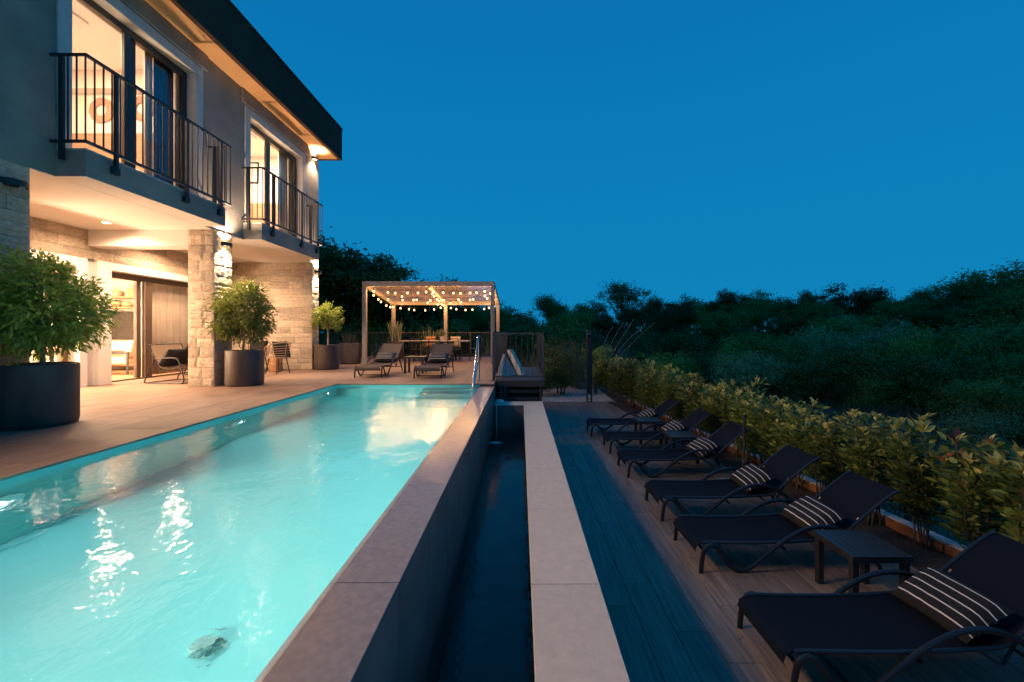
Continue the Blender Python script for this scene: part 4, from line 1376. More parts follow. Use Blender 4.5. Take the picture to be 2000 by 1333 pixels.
def tub_chair(label, loc, rz):
    t = thing('tub_chair', label, 'chair', loc, rz, 'rope tub chairs in the loggia')
    m = M(); m.lathe([(.23, .40), (.25, .405), (.25, .43), (.22, .435)], 20); m.build('seat', MT['rope'], t, smooth=True)
    for k in range(4):
        a = R(45 + 90 * k); m = M(); m.tube([(.19 * math.cos(a), .19 * math.sin(a), .41), (.27 * math.cos(a), .27 * math.sin(a), 0)], [.014, .010], 8); m.build('leg', MT['black_metal'], t, smooth=True)
    arc = [R(-125 + 250 * i / 16) for i in range(17)]
    m = M(); m.tube([(-.30 * math.cos(a) * (1), .30 * math.sin(a), .80 - .16 * (abs(a) / R(125)) ** 2) for a in arc], .013, 8); m.build('back_rim', MT['rope'], t, smooth=True)
    for k in range(5):
        m = M(); m.tube([(-(.255 + .008 * k) * math.cos(a), (.255 + .008 * k) * math.sin(a), .47 + k * .06 - .02 * (abs(a) / R(125)) ** 2 * k) for a in arc], .008, 6); m.build('back_cord', MT['rope'], t, smooth=True)
    m = M()
    for a in arc[::4]: m.tube([(-.245 * math.cos(a), .245 * math.sin(a), .43), (-.30 * math.cos(a), .30 * math.sin(a), .79 - .16 * (abs(a) / R(125)) ** 2)], .009, 6)
    m.build('back_stay', MT['rope'], t, smooth=True)
    return t


t1 = tub_chair('tan rope tub chair with a black cushion against the stone end wall', (-6.22, 10.75, 0), R(160))
t2 = copy_tree(t1); t2.location = (-7.1, 11.35, 0); t2.rotation_euler.z = R(-70); t2['label'] = 'tan rope tub chair mostly hidden behind the second planter'
blackcush((-6.12, 10.74, .62), (0, R(72), R(-20)), 'black cushion in the rope tub chair by the end wall')
blackcush((-7.13, 11.42, .62), (R(75), 0, R(20)), 'black cushion in the rope chair behind the second planter')
o = M(); o.lathe([(.15, 0), (.165, .02), (.16, .2), (.165, .40), (.15, .42), (.02, .42)], 20); o = o.build('stump_stool', MT['stump'], None, smooth=True, loc=(-6.62, 11.35, 0)); tag(o, 'round reddish wood stump stool beside the rope tub chair', 'stool')

# ------------------------------------------------------------------ pergola
PXA, PXB, PYA, PYB, PH = -5.33, -.877, 14.1, 17.45, 2.77
pg = thing('pergola', 'metal pergola with gently sloping louvred roof over the outdoor dining table', 'pergola', (-3.1, 15.8, 0))
G = dict(parent=pg, world=True)


def fall(y): return .42 * (y - PYA) / (PYB - PYA)


for x0, y0 in ((PXA, PYA), (PXB - .13, PYA), (PXA, PYB - .13), (PXB - .13, PYB - .13), (-3.17, PYB - .13)):
    m = M(); m.box(x0, x0 + .13, y0, y0 + .13, 0, PH - .161 - fall(y0 + .13)); m.build('post', MT['pergola'], bevel=.006, **G)
    m = M(); m.box(x0 - .03, x0 + .16, y0 - .03, y0 + .16, 0, .012); m.build('foot_plate', MT['pergola'], **G)
for b in ((PXA, PXB, PYA, PYA + .13), (PXA, PXB, PYB - .13, PYB), (PXA, PXA + .13, PYA + .131, PYB - .131), (PXB - .13, PXB, PYA + .131, PYB - .131), (-3.17, -3.04, PYA + .131, PYB - .131)):
    fa, fb = (0, 0) if b[3] < PYA + .2 else ((.42, .42) if b[2] > PYB - .2 else (fall(b[2]), fall(b[3])))
    m = M(); m.prism([(b[2], PH - .16 - fa), (b[3], PH - .16 - fb), (b[3], PH - fb), (b[2], PH - fa)], b[0], b[1], 'x'); m.build('beam', MT['pergola'], bevel=.006, **G)
lm = M(); lm.add([(0, 0, 0), (1, 0, 0), (1, .15, .022), (0, .15, .022), (0, 0, .012), (1, 0, .012), (1, .15, .034), (0, .15, .034)], [(0, 3, 2, 1), (4, 5, 6, 7), (0, 1, 5, 4), (1, 2, 6, 5), (2, 3, 7, 6), (3, 0, 4, 7)])
lme = mesh_of('louvre', lm.v, lm.f, MT['louvre'])
for x0, x1 in ((PXA + .132, -3.172), (-3.038, PXB - .132)):
    yy = PYA + .135
    while yy < PYB - .28:
        link('louvre', lme, pg, Vector((x0, yy, PH - .075 - fall(yy))) - pg.location, None, (x1 - x0, 1, 1)); yy += .142


def string_of_lights(a, b, n, sag, label, seed, drop=.05):
    t = thing('string_lights', label, 'string lights', a, 0, 'bulb strings under the pergola roof')
    A, B = Vector(a), Vector(b); r_ = random.Random(seed)
    P_ = [(A.lerp(B, i / 24) - A) - Vector((0, 0, sag * 4 * (i / 24) * (1 - i / 24))) for i in range(25)]
    m = M(); m.tube(P_, .004, 5); m.build('cable', MT['black_metal'], t)
    me_b, me_s = BULB
    for k in range(n):
        u = (k + .5 + r_.uniform(-.22, .22)) / n
        p = (A.lerp(B, u) - A) - Vector((0, 0, sag * 4 * u * (1 - u)))
        dz = drop + r_.uniform(0, .03)
        s_ = link('socket', me_s, t, p - Vector((0, 0, dz * .5)))
        bo = link('bulb', me_b, t, p - Vector((0, 0, dz + .035)))
        ld = BULB_LIGHT
        lo = bpy.data.objects.new('bulb_light', ld); COL.objects.link(lo); lo.parent = bo


bm_ = M(); bm_.lathe([(.002, -.037), (.021, -.030), (.033, -.010), (.033, .010), (.021, .030), (.009, .038)], 10)
BULB = (mesh_of('bulb', bm_.v, bm_.f, MT['e_bulb'], True), None)
bm_ = M(); bm_.lathe([(.012, -.03), (.013, -.028), (.013, .03), (.004, .032)], 8)
BULB = (BULB[0], mesh_of('socket', bm_.v, bm_.f, MT['black_metal'], True))
BULB_LIGHT = bpy.data.lights.new('bulb_light', 'POINT')
BULB_LIGHT.energy = E_BULB; BULB_LIGHT.color = (1, .52, .20); BULB_LIGHT.shadow_soft_size = .02
zt_ = PH - .165
def at_roof(x, y, dz=0.0): return (x, y, zt_ - fall(y) - dz)


XA_, XB_, XM_ = PXA + .18, PXB - .18, -3.1
YF_, YB_ = PYA + .3, PYB - .25
for a_, b_, n_, sg_, lb_s in ((at_roof(XA_, YF_), at_roof(XM_, YF_ + .1), 6, .05, 'string of bulbs along the left half of the front pergola beam'),
                              (at_roof(XM_, YF_ + .1), at_roof(XB_, YF_), 7, .07, 'string of bulbs along the right half of the front pergola beam'),
                              (at_roof(XA_, YF_), at_roof(XA_, YB_, .02), 6, .16, 'string of bulbs down the house side of the pergola'),
                              (at_roof(XA_, YB_), at_roof(XM_, YB_), 6, .16, 'sagging string of bulbs along the left half of the back beam'),
                              (at_roof(XM_, YB_), at_roof(XB_, YB_), 6, .14, 'sagging string of bulbs along the right half of the back beam'),
                              (at_roof(XM_, YF_), at_roof(XM_, YB_), 6, .04, 'string of bulbs under the middle pergola beam'),
                              (at_roof(XA_ + .7, YF_ + .5), at_roof(XM_, YB_ - .4), 4, .06, 'string of bulbs slanting across the left pergola bay'),
                              (at_roof(XM_, YB_ - .5), at_roof(XB_, YF_ + .5), 4, .06, 'string of bulbs slanting across the right pergola bay'),
                              (at_roof(XB_, YF_), at_roof(XB_, YB_), 4, .10, 'string of bulbs down the hedge side of the pergola'),
                              (at_roof(XA_, YF_ + 1.3), at_roof(XB_, YF_ + 1.2), 8, .06, 'string of bulbs across the middle of the pergola')):
    string_of_lights(a_, b_, n_, sg_, lb_s, int(n_ * 7 + a_[0] * -10 + b_[1] * 3))

# outdoor dining set
ot = thing('outdoor_dining_table', 'long outdoor dining table with pale top and dark legs under the pergola', 'table', (-3.22, 15.9, 0))
for k in range(5):
    m = M(); m.cbox(-1.27, 1.27, -.45 + k * .18 + .002, -.27 + k * .18 - .002, .715, .75, .003); m.build('plank', MT['tabletop'], ot)
for sx in (-1, 1):
    m = M(); m.tube([(sx * .72, -.38, 0), (sx * .62, 0, .714)], .04, 4); m.tube([(sx * .72, .38, 0), (sx * .62, 0, .713)], .04, 4); m.build('leg', MT['black_metal'], ot)
m = M(); m.box(-.7, .7, -.03, .03, .66, .712); m.build('crossbar', MT['black_metal'], ot)


def dining_chair(label, loc, rz):
    t = thing('dining_chair', label, 'dining chair', loc, rz, 'black dining chairs round the outdoor table')
    m = M(); m.box(-.21, .21, -.22, .22, .43, .455); m.build('seat', MT['black_metal'], t, bevel=.01)
    for sx in (-1, 1):
        for sy in (-1, 1):
            m = M(); m.tube([(sx * .18, sy * .19, .43), (sx * .21, sy * .22, 0)], .012, 8); m.build('leg', MT['black_metal'], t, smooth=True)
    m = M(); m.tube(spline([(-.2, -.20, .43), (-.25, -.21, .62), (-.28, -.19, .80), (-.285, -.12, .835), (-.285, .12, .835), (-.28, .19, .80), (-.25, .21, .62), (-.2, .20, .43)], 4), .012, 8); m.build('back_frame', MT['black_metal'], t, smooth=True)
    for k in range(4):
        z = .54 + k * .07; m = M(); m.tube([(-.235 - k * .013, -.195, z), (-.235 - k * .013, .195, z)], .009, 6); m.build('back_bar', MT['black_metal'], t, smooth=True)
    return t


d1 = dining_chair('black metal dining chair before the left part of the outdoor table', (-3.75, 15.25, 0), R(90))
SP = [(-3.08, 15.25, 90, 'black metal dining chair before the middle of the outdoor table'), (-2.42, 15.25, 90, 'black metal dining chair before the right part of the outdoor table'),
      (-1.72, 15.85, 180, 'black metal dining chair at the pool handrail end of the outdoor table'), (-4.72, 15.9, 0, 'black metal dining chair at the reed end of the outdoor table'),
      (-3.6, 16.6, -90, 'black metal dining chair behind the outdoor table with a terracotta cushion'), (-2.6, 16.6, -90, 'black metal dining chair behind the outdoor table with a tan cushion')]
for xx, yy, a, lb in SP:
    o = copy_tree(d1); o.location = (xx, yy, 0); o.rotation_euler.z = R(a); o['label'] = lb
for xx, lb in ((-3.6, 'terracotta cushion on the chair behind the outdoor table, left of the vase'), (-2.6, 'tan cushion on the chair behind the outdoor table, right of the vase')):
    me = cushion_mesh('seat_cushion', .20, .22, .06, MT['tan_cloth'] if xx < -3 else MT['sofa'], int(-xx * 10))
    o = link('seat_cushion', me, None, (xx, 16.74, .68), (R(78), 0, 0)); tag(o, lb, 'cushion')
vs_ = thing('flower_pot', 'white pot of dry yellow flowers standing on the outdoor table', 'flower pot', (-3.02, 16.1, .75))
m = M(); m.lathe([(.06, 0), (.075, .02), (.085, .12), (.08, .15), (.07, .15), (.07, .11)], 20); m.build('pot', MT['terracotta'], vs_, smooth=True)
r_ = np.random.default_rng(5); P0 = r_.normal(0, .05, (260, 3)) * np.array([1, 1, 1.0]) + np.array([0, 0, .24]); D = P0 - np.array([0, 0, .12]) + r_.normal(0, .05, P0.shape)
link('flowers', quads_mesh('flowers', leaves(P0, D, .09, .04, 5), 4, QF, [MT['l_reed']]), vs_)['kind'] = 'stuff'

# ------------------------------------------------------------------ fences
def railing(name, label, a, b, h, n, group, zbase=0.0, posts=2, mt='rail_metal', foot=True):
    A, B = Vector(a), Vector(b); d = (B - A); L_ = d.length; ang = math.atan2(d.y, d.x)
    t = thing(name, label, 'railing', (a[0], a[1], zbase), ang, group)
    for z in (h, .09):
        m = M(); m.box(0, L_, -.012, .012, z - .02, z + .02 if z == h else z + .012); m.build('rail', MT[mt], t)
    bm = M().box(-.006, .006, -.0055, .0055, .103, h - .021); me = mesh_of('baluster', bm.v, bm.f, MT[mt])
    for i in range(1, n): link('baluster', me, t, (L_ * i / n, 0, 0))
    for i in range(posts + 1):
        x_ = L_ * i / posts
        m = M(); m.box(x_ - .018, x_ + .018, -.0185, .0185, 0, h + .0205); m.box(x_ - .05, x_ + .05, -.05, .05, 0, .01); m.build('post', MT[mt], t)
    return t


FG = 'dark bar railings round the upper terrace'
railing('bar_railing', 'long dark bar railing along the back of the terrace behind the pergola', (-8.4, 18.15, 0), (-.62, 18.15, 0), 1.05, 72, FG, posts=5)
railing('bar_railing', 'dark bar railing seen end on, between the pool handrail and the stairs', (-.60, 9.22, 0), (-.60, 18.1, 0), 1.05, 80, FG, posts=5)
railing('bar_railing', 'short dark bar railing standing on the slatted landing box', (-.58, 9.20, .03), (.50, 9.20, .03), 1.03, 9, FG, posts=1)
railing('bar_railing', 'dark bar railing seen end on at the gravel side of the landing', (.50, 9.24, .03), (.50, 12.6, .03), 1.03, 28, FG, zbase=0, posts=2)
lb_ = thing('landing_box', 'dark timber landing with slatted front under the short railing', 'landing', (-.03, 9.6, ZL))
LBK = dict(parent=lb_, world=True)
m = M(); m.box(-.53, .52, 9.08, 12.6, -.13, .015); m.build('platform', MT['dark_wood'], bevel=.006, **LBK)
for k in range(6):
    m = M(); m.box(-.33, .40, 9.16, 9.19, -.27 - k * .16, -.20 - k * .16); m.build('slat', MT['dark_wood'], bevel=.004, **LBK)
for x0 in (-.47, -.37, .405):
    m = M(); m.box(x0, x0 + .055, 9.10, 9.159, ZL, -.131); m.build('post', MT['dark_wood'], bevel=.004, **LBK)
m = M(); m.box(-.40, .42, 9.35, 9.4, ZL, -.131); m.box(.42, .46, 9.2, 12.5, ZL, -.131); m.build('back_board', MT['fascia'], **LBK)
pw = thing('stair_parapet', 'sloping white stone parapet behind the short railing', 'parapet', (-.2, 10.4, 0))
m = M(); m.add([(-.36, 10.75, .60), (-.27, 10.65, .62), (.08, 10.15, -.03), (-.05, 10.25, -.03), (-.30, 10.95, .60), (-.20, 10.85, .62), (.16, 10.35, -.03), (.03, 10.45, -.03)],
               [(0, 1, 2, 3), (7, 6, 5, 4), (0, 4, 5, 1), (1, 5, 6, 2), (2, 6, 7, 3), (3, 7, 4, 0)]); m.build('coping', MT['coping'], pw, world=True)
m = M(); m.add([(-.40, 10.8, .50), (-.10, 10.3, .02), (-.44, 9.5, .02), (-.50, 10.0, .22), (-.46, 10.86, .5), (-.2, 10.4, .02), (-.52, 9.5, .02), (-.53, 10.0, .2)],
               [(0, 1, 2, 3), (7, 6, 5, 4), (0, 4, 5, 1), (1, 5, 6, 2), (2, 6, 7, 3), (3, 7, 4, 0)]); m.build('side_slab', MT['concrete'], pw, world=True)

hr = thing('pool_handrail', 'curved stainless handrail rising from the water at the pool steps', 'handrail', (-.92, 9.05, 0))
m = M(); m.tube(spline([(-.04, -.62, -.40), (-.04, -.60, -.12), (-.035, -.52, .1), (-.0, -.12, .86), (.01, -.03, .965), (.015, .04, .93), (.015, .05, .80), (.015, .05, 0)], 6), .021, 12); m.build('rail', MT['steel'], hr, smooth=True)
m = M(); m.tube(spline([(-.03, -.58, -.42), (-.03, -.52, -.08), (-.01, -.16, .32), (.012, .0, .42), (.015, .05, .40)], 6), .019, 12); m.build('brace', MT['steel'], hr, smooth=True)
m = M(); m.lathe([(.05, 0), (.05, .006), (.025, .012)], 20, (.015, .05, 0)); m.build('foot_flange', MT['steel'], hr, smooth=True)

sh = thing('shower_column', 'tall black solar shower column standing at the edge of the gravel', 'outdoor shower', (2.22, 13.60, ZL))
m = M(); m.box(-.085, .085, -.06, .06, .26, 2.33); m.build('column', MT['black_metal'], sh, bevel=.02, seg=3)
m = M(); m.box(-.09, -.055, -.05, .05, 0, .259); m.box(.055, .09, -.05, .05, 0, .2591); m.box(-.054, .054, -.05, .05, 0, .02); m.box(-.054, .054, -.05, .05, .09, .11); m.build('foot_bracket', MT['black_metal'], sh, bevel=.004)
m = M(); m.tube([(0, -.06, 2.2), (0, -.2, 2.24), (0, -.22, 2.2)], .015, 8); m.lathe([(.05, -.02), (.055, 0), (.02, .03)], 16, (0, -.22, 2.19)); m.build('shower_head', MT['black_metal'], sh, smooth=True)
m = M(); m.lathe([(.025, -.02), (.03, 0), (.02, .02)], 14, (-.075, -.08, 2.17)); m.build('tap_knob', MT['steel'], sh, smooth=True)

# ------------------------------------------------------------------ vegetation
def crown_mesh(name, seed, nclump, nper, rx, rz, zc, leaf, mats, lobes=5, asp=.55, up=0.0, gap=.35):
    """uneven crown: lobes, clumps on the lobes, leaves in the clumps"""
    r_ = np.random.default_rng(seed)
    lob = []
    for i in range(lobes):
        a = 2 * PI * i / lobes + r_.uniform(-.5, .5); q = r_.uniform(.3, .7)
        lob.append((rx * q * math.cos(a), rx * q * math.sin(a), zc + rz * r_.uniform(-.55, .75), rx * r_.uniform(.34, .58)))
    lob.append((0, 0, zc + rz * .25, rx * .5))
    C = []
    for i in range(nclump):
        x, y, z, rr = lob[r_.integers(len(lob))]
        d = r_.normal(size=3); d /= np.linalg.norm(d)
        k = r_.uniform(.5, 1.08) if r_.random() > .07 else r_.uniform(1.1, 1.45)
        C.append((x + d[0] * rr * k, y + d[1] * rr * k, z + d[2] * rr * k * .85))
    C = np.array(C)
    cs = r_.uniform(.5, 1.25, nclump) * rx * gap * .5
    P0 = np.repeat(C, nper, 0) + r_.normal(0, 1, (nclump * nper, 3)) * np.repeat(cs, nper)[:, None] * np.array([1, 1, .62])
    Nn = P0 - np.repeat(C, nper, 0) * .8 - np.array([0, 0, zc]) * .2
    Nn /= np.maximum(np.linalg.norm(Nn, axis=1, keepdims=True), 1e-6)
    Nn = Nn + r_.normal(0, .45, P0.shape); Nn /= np.maximum(np.linalg.norm(Nn, axis=1, keepdims=True), 1e-6)
    D = np.cross(Nn, r_.normal(size=P0.shape)) + np.array([0, 0, up * .3])
    me = quads_mesh(name, leaves(P0, D, leaf, leaf * asp, seed + 1, .12, .1, Nn), 4, QF, mats)
    return me, C, lob


def trunk_mesh(name, seed, h, r0, C, zc, n=6, stems=1, mt='bark'):
    r_ = random.Random(seed); m = M()
    for s in range(stems):
        dx, dy = (r_.uniform(-.3, .3), r_.uniform(-.3, .3)) if stems > 1 else (0, 0)
        top = (dx * 2 + r_.uniform(-.2, .2), dy * 2 + r_.uniform(-.2, .2), zc)
        m.tube(spline([(dx * .3, dy * .3, -.6), (dx, dy, zc * .35), (dx * 1.5 + r_.uniform(-.15, .15), dy * 1.5, zc * .7), top], 3), [r0 * (1.25 - .8 * i / 9) for i in range(10)], 7)
    for i in range(n * 2):
        c = C[r_.randrange(len(C))]
        z0 = zc * r_.uniform(.4, .8)
        m.tube([(0, 0, z0), (c[0] * .45, c[1] * .45, z0 * .45 + c[2] * .55 - .1), tuple(c)], [r0 * .45, r0 * .28, r0 * .08], 5)
    return mesh_of(name, m.v, m.f, MT[mt], True)


TREES = {}
for k, (key, nc, npr, rx, rz, zc, lf, mats, lobes, gap) in enumerate((
        ('oak', 120, 90, 2.6, 2.2, 5.6, .21, [MT['l_dark']], 7, .27),
        ('oak2', 120, 90, 2.3, 2.6, 5.4, .20, [MT['l_dark']], 6, .27),
        ('round', 130, 70, 2.1, 1.8, 5.9, .17, [MT['l_dark']], 5, .34),
        ('open', 85, 55, 2.5, 2.3, 5.6, .18, [MT['l_dark']], 6, .26),
        ('green', 150, 64, 2.4, 2.4, 5.0, .18, [MT['l_mid']], 6, .32))):
    cm, C, lob = crown_mesh('crown', 200 + k, nc, npr, rx, rz, zc, lf, mats, lobes, .55, 0, gap)
    zmax = float(np.percentile(np.array([v.co[2] for v in cm.vertices]), 99.5))
    TREES[key] = (trunk_mesh('trunk', 300 + k, 8, .17, C, zc), cm, zmax)
BUSH = {}
for k, (key, mats, rx, rz, lf, nc) in enumerate((('dark', [MT['l_dark']], 1.5, 1.2, .13, 130), ('mid', [MT['l_mid']], 1.5, 1.3, .13, 130), ('grey', [MT['l_grey']], 1.6, 1.2, .12, 130),
                                             ('lime', [MT['l_lime']], 1.7, 1.3, .13, 130), ('tall', [MT['l_mid']], 1.2, 1.9, .13, 120))):
    cm, C, lob = crown_mesh('foliage', 400 + k, nc, 62, rx, rz, rz * .95, lf, mats, 6, .45, .3, .34)
    zmax = float(np.percentile(np.array([v.co[2] for v in cm.vertices]), 99.5))
    BUSH[key] = (trunk_mesh('stem', 500 + k, 2, .04, C, rz * .7, 5, 3), cm, zmax)


def tree(kind, x, vtop, Y, label, group=None, wide=1.0):
    X, _, zt = at(x, vtop, Y)
    gz = ground_z(X, Y); tm, cm, zm = TREES[kind]
    s = (zt - gz) / zm
    t = thing('tree', label, 'tree', (X, Y, gz), random.uniform(0, 2 * PI), group)
    link('trunk', tm, t); link('crown', cm, t)
    t.scale = (s * wide, s * wide, s)
    return t


def bush(kind, x, vtop, Y, label, group=None, wide=1.0):
    X, _, zt = at(x, vtop, Y)
    gz = ground_z(X, Y); tm, cm, zm = BUSH[kind]
    s = (zt - gz) / zm
    t = thing('shrub', label, 'shrub', (X, Y, gz), random.uniform(0, 2 * PI), group)
    link('stem', tm, t); link('foliage', cm, t)
    t.scale = (s * wide, s * wide, s)
    return t


# named trees of the skyline
tree('oak', 640, 462, 27, 'big dark tree rising right behind the house corner', wide=1.15)
tree('oak2', 735, 512, 29, 'broad dark tree behind the left post of the pergola', wide=1.3)
tree('oak', 800, 545, 31, 'dark tree behind the middle of the pergola, lower than its neighbours', wide=1.2)
tree('open', 878, 546, 40, 'thin treetop peeping over the pergola roof')
tree('round', 1082, 577, 38, 'round dark tree right of the pergola with blue sky on both sides', wide=1.0)
tree('open', 1213, 552, 40, 'open crowned tree, tallest above the black shower column', wide=.95)
tree('oak2', 1430, 570, 50, 'twin topped dark tree above the middle of the hedge')
tree('oak', 1683, 560, 46, 'wide dark tree standing above the pale bushes', wide=1.15)
tree('round', 1782, 566, 46, 'narrow gapped tree with sky showing beneath its crown', wide=.8)
tree('open', 1865, 545, 42, 'loose tree with sky showing through its leaves beside the tallest one', wide=1.1)
tree('open', 1985, 515, 38, 'tallest tree of the wood at the picture edge', wide=1.15)
TG = 'dark trees of the wood edge'
TL = 'dark leafy tree standing among others in the wood edge beyond the garden'
for x, v, Y, k, w in ((985, 606, 45, 'oak', 1.1), (1030, 612, 52, 'round', 1), (1150, 600, 46, 'oak', 1), (1262, 598, 52, 'round', 1), (1290, 592, 48, 'oak2', 1), (1345, 588, 50, 'green', 1.1),
                      (1390, 592, 52, 'oak', 1), (1478, 576, 52, 'oak', 1.05), (1530, 592, 55, 'round', 1), (1572, 586, 50, 'oak2', 1), (1615, 592, 54, 'green', 1.1), (1730, 590, 55, 'oak', 1.1),
                      (1825, 575, 55, 'oak', 1), (1905, 562, 52, 'round', 1.1), (1940, 560, 48, 'oak2', 1), (2040, 530, 42, 'oak', 1.2), (2110, 540, 40, 'oak2', 1.2),
                      (690, 555, 34, 'green', 1.2), (760, 560, 36, 'oak', 1.3), (850, 600, 38, 'oak2', 1.3), (905, 598, 40, 'oak', 1.2), (945, 604, 38, 'green', 1.2), (1010, 610, 36, 'oak', 1.1),
                      (1110, 612, 34, 'green', 1.1), (1180, 610, 36, 'oak', 1.1), (1240, 602, 38, 'open', 1.1), (1320, 598, 40, 'round', 1.1), (1400, 604, 40, 'green', 1.2), (1460, 594, 42, 'round', 1.1),
                      (1540, 606, 42, 'oak', 1.2), (1600, 590, 40, 'open', 1.1), (1660, 602, 42, 'green', 1.2), (1740, 592, 40, 'open', 1.2), (1800, 600, 42, 'oak', 1.2), (1870, 596, 40, 'green', 1.2), (1930, 590, 38, 'oak', 1.2),
                      (1990, 585, 36, 'oak2', 1.2), (2060, 580, 36, 'green', 1.2), (600, 540, 34, 'oak', 1.2), (560, 520, 34, 'oak2', 1.2), (2180, 560, 40, 'oak', 1.2)):
    tree(k, x, v + (random.uniform(-16, 8) if Y < 45 else random.uniform(-14, 12)), Y, '%s %s %s' % ({'oak': 'broad dark tree', 'oak2': 'tall dark tree', 'round': 'round dark tree', 'open': 'open dark tree', 'green': 'greener tree'}[k], 'in the back row' if Y > 44 else 'in the front row', spot_of(x)), TG, w * .88)
BL = {'dark': 'dark rounded shrub among the wild bushes on the slope', 'mid': 'mid green shrub among the wild bushes on the slope', 'grey': 'grey green shrub among the wild bushes on the slope',
      'lime': 'bright green shrub among the wild bushes on the slope', 'tall': 'upright green shrub among the wild bushes on the slope'}
bush('lime', 1830, 632, 30, 'wide bright green bush below the tall trees at the picture edge', wide=1.5)
bush('grey', 1905, 800, 12.5, 'low grey green bush just beyond the hedge near the picture edge', wide=1.1)
for x, v, Y, k, w in ((1290, 640, 32, 'dark', 1.4), (1350, 650, 30, 'mid', 1.4), (1240, 655, 27, 'dark', 1.4), (1420, 660, 28, 'tall', 1.4), (1490, 650, 30, 'mid', 1.4), (1555, 660, 28, 'dark', 1.5),
                      (1620, 640, 30, 'grey', 1.5), (1700, 632, 30, 'grey', 1.4), (1760, 640, 28, 'lime', 1.4), (1900, 650, 26, 'mid', 1.4), (1960, 640, 25, 'dark', 1.4), (2030, 630, 24, 'mid', 1.5),
                      (1440, 700, 23, 'grey', 1.4), (1500, 690, 23, 'grey', 1.3), (1560, 700, 22, 'mid', 1.3), (1640, 672, 22, 'tall', 1.5), (1720, 680, 21, 'dark', 1.5), (1800, 690, 20, 'mid', 1.4),
                      (1860, 700, 19, 'dark', 1.4), (1920, 690, 19, 'mid', 1.3), (1980, 700, 18, 'tall', 1.3), (2050, 690, 18, 'dark', 1.4), (1700, 740, 20, 'mid', 1.0), (1640, 750, 21, 'dark', 1.1),
                      (1400, 690, 24, 'dark', 1.4), (1340, 690, 23, 'tall', 1.2), (1280, 690, 22, 'mid', 1.2), (1890, 745, 17, 'dark', 1.2), (1960, 750, 15.5, 'mid', 1.2), (2030, 760, 14, 'dark', 1.2),
                      (1200, 650, 24, 'dark', 1.3), (1130, 640, 26, 'mid', 1.3), (1070, 630, 30, 'dark', 1.4), (1000, 630, 32, 'mid', 1.4), (930, 630, 30, 'dark', 1.4), (860, 628, 30, 'mid', 1.4), (790, 625, 30, 'dark', 1.4),
                      (720, 620, 28, 'mid', 1.4), (660, 620, 27, 'dark', 1.4), (1590, 645, 34, 'tall', 1.3), (1480, 630, 36, 'dark', 1.5), (1660, 625, 36, 'mid', 1.4)):
    bush(k, x, v + random.uniform(-4, 4), Y, {'dark': 'dark rounded shrub', 'mid': 'mid green shrub', 'grey': 'grey green shrub', 'lime': 'bright green shrub', 'tall': 'upright green shrub'}[k] + (' low on the slope, ' if v >= 670 else ' high on the slope, ') + spot_of(x), 'wild shrubs on the slope')
# far wood closing the view
r_ = np.random.default_rng(77)
nF = 30000
fx = r_.uniform(-90, 150, nF); fy = r_.uniform(58, 80, nF)
fz = np.array([ground_z(a, b) for a, b in zip(fx, fy)]) + r_.uniform(0, 1, nF) ** .8 * (3.4 + 1.2 * np.sin(fx * .35) + .8 * np.sin(fx * .9 + 2))
P0 = np.stack([fx, fy, fz], 1); D = r_.normal(size=P0.shape)
o = link('far_wood', quads_mesh('far_wood', leaves(P0, D, .8, .5, 78, .2, .1), 4, QF, [MT['l_dark']])); tag(o, 'far dark wood closing the view behind the single trees', kind='stuff')

# rough grass of the meadow
nG = 26000
gx = r_.uniform(4.6, 34, nG); gy = r_.uniform(3, 34, nG)
P0 = np.stack([gx, gy, np.array([ground_z(a, b) for a, b in zip(gx, gy)])], 1)
D = r_.normal(0, .35, P0.shape) + np.array([0, 0, 1.0])
o = link('meadow_grass', quads_mesh('meadow_grass', leaves(P0, D, .55, .03, 80, .1, .0), 4, QF, [MT['l_grass']])); tag(o, 'rough dry grass of the dim meadow beyond the hedge', kind='stuff')

# reeds and shrub by the gravel
for i, (x, v, Y, h, lb) in enumerate(((1015, 0, 15.6, 1.9, 'blue green reed clump nearest the landing railing'), (1050, 0, 17.2, 2.1, 'blue green reed clump behind the short railing'), (1110, 0, 18.0, 2.2, 'blue green reed clump behind the round golden shrub'),
                                       (1135, 0, 16.8, 2.0, 'blue green reed clump left of the shower column'), (1180, 0, 17.6, 2.1, 'blue green reed clump right of the shower column'), (960, 0, 19.2, 2.6, 'tall blue green reed clump behind the back railing'))):
    reed((x - VX) / FPX * Y, Y, ZL, h, 90, .8, MT['l_reed2'], lb, 40 + i, 'reed clumps at the end of the terrace', .022)
for i, (x, Y) in enumerate(((640, 19.5), (690, 19.0), (735, 19.4), (1000, 19.0), (1215, 19.5))):
    reed((x - VX) / FPX * Y, Y, -1.6, 2.7, 80, .7, MT['l_reed'] if i < 3 else MT['l_reed2'], ('pale', 'dry', 'thin', 'leaning', 'bluish')[i] + ' tall grass clump beyond the back railing, ' + spot_of(x), 60 + i, 'tall grasses beyond the back railing', .02)
sp_ = thing('cane', 'bare bent canes leaning out beside the shower column', 'canes', (2.9, 16.5, ZL))
for k in range(5):
    m = M(); m.tube(spline([(.1 * k, 0, 0), (.2 + .15 * k, .1, 1.0), (.5 + .3 * k, .2, 2.0), (.8 + .42 * k, .3, 2.5 + .15 * (k % 3))], 4), .009, 5); m.build('stalk', MT['pale_bark'], sp_, smooth=True)

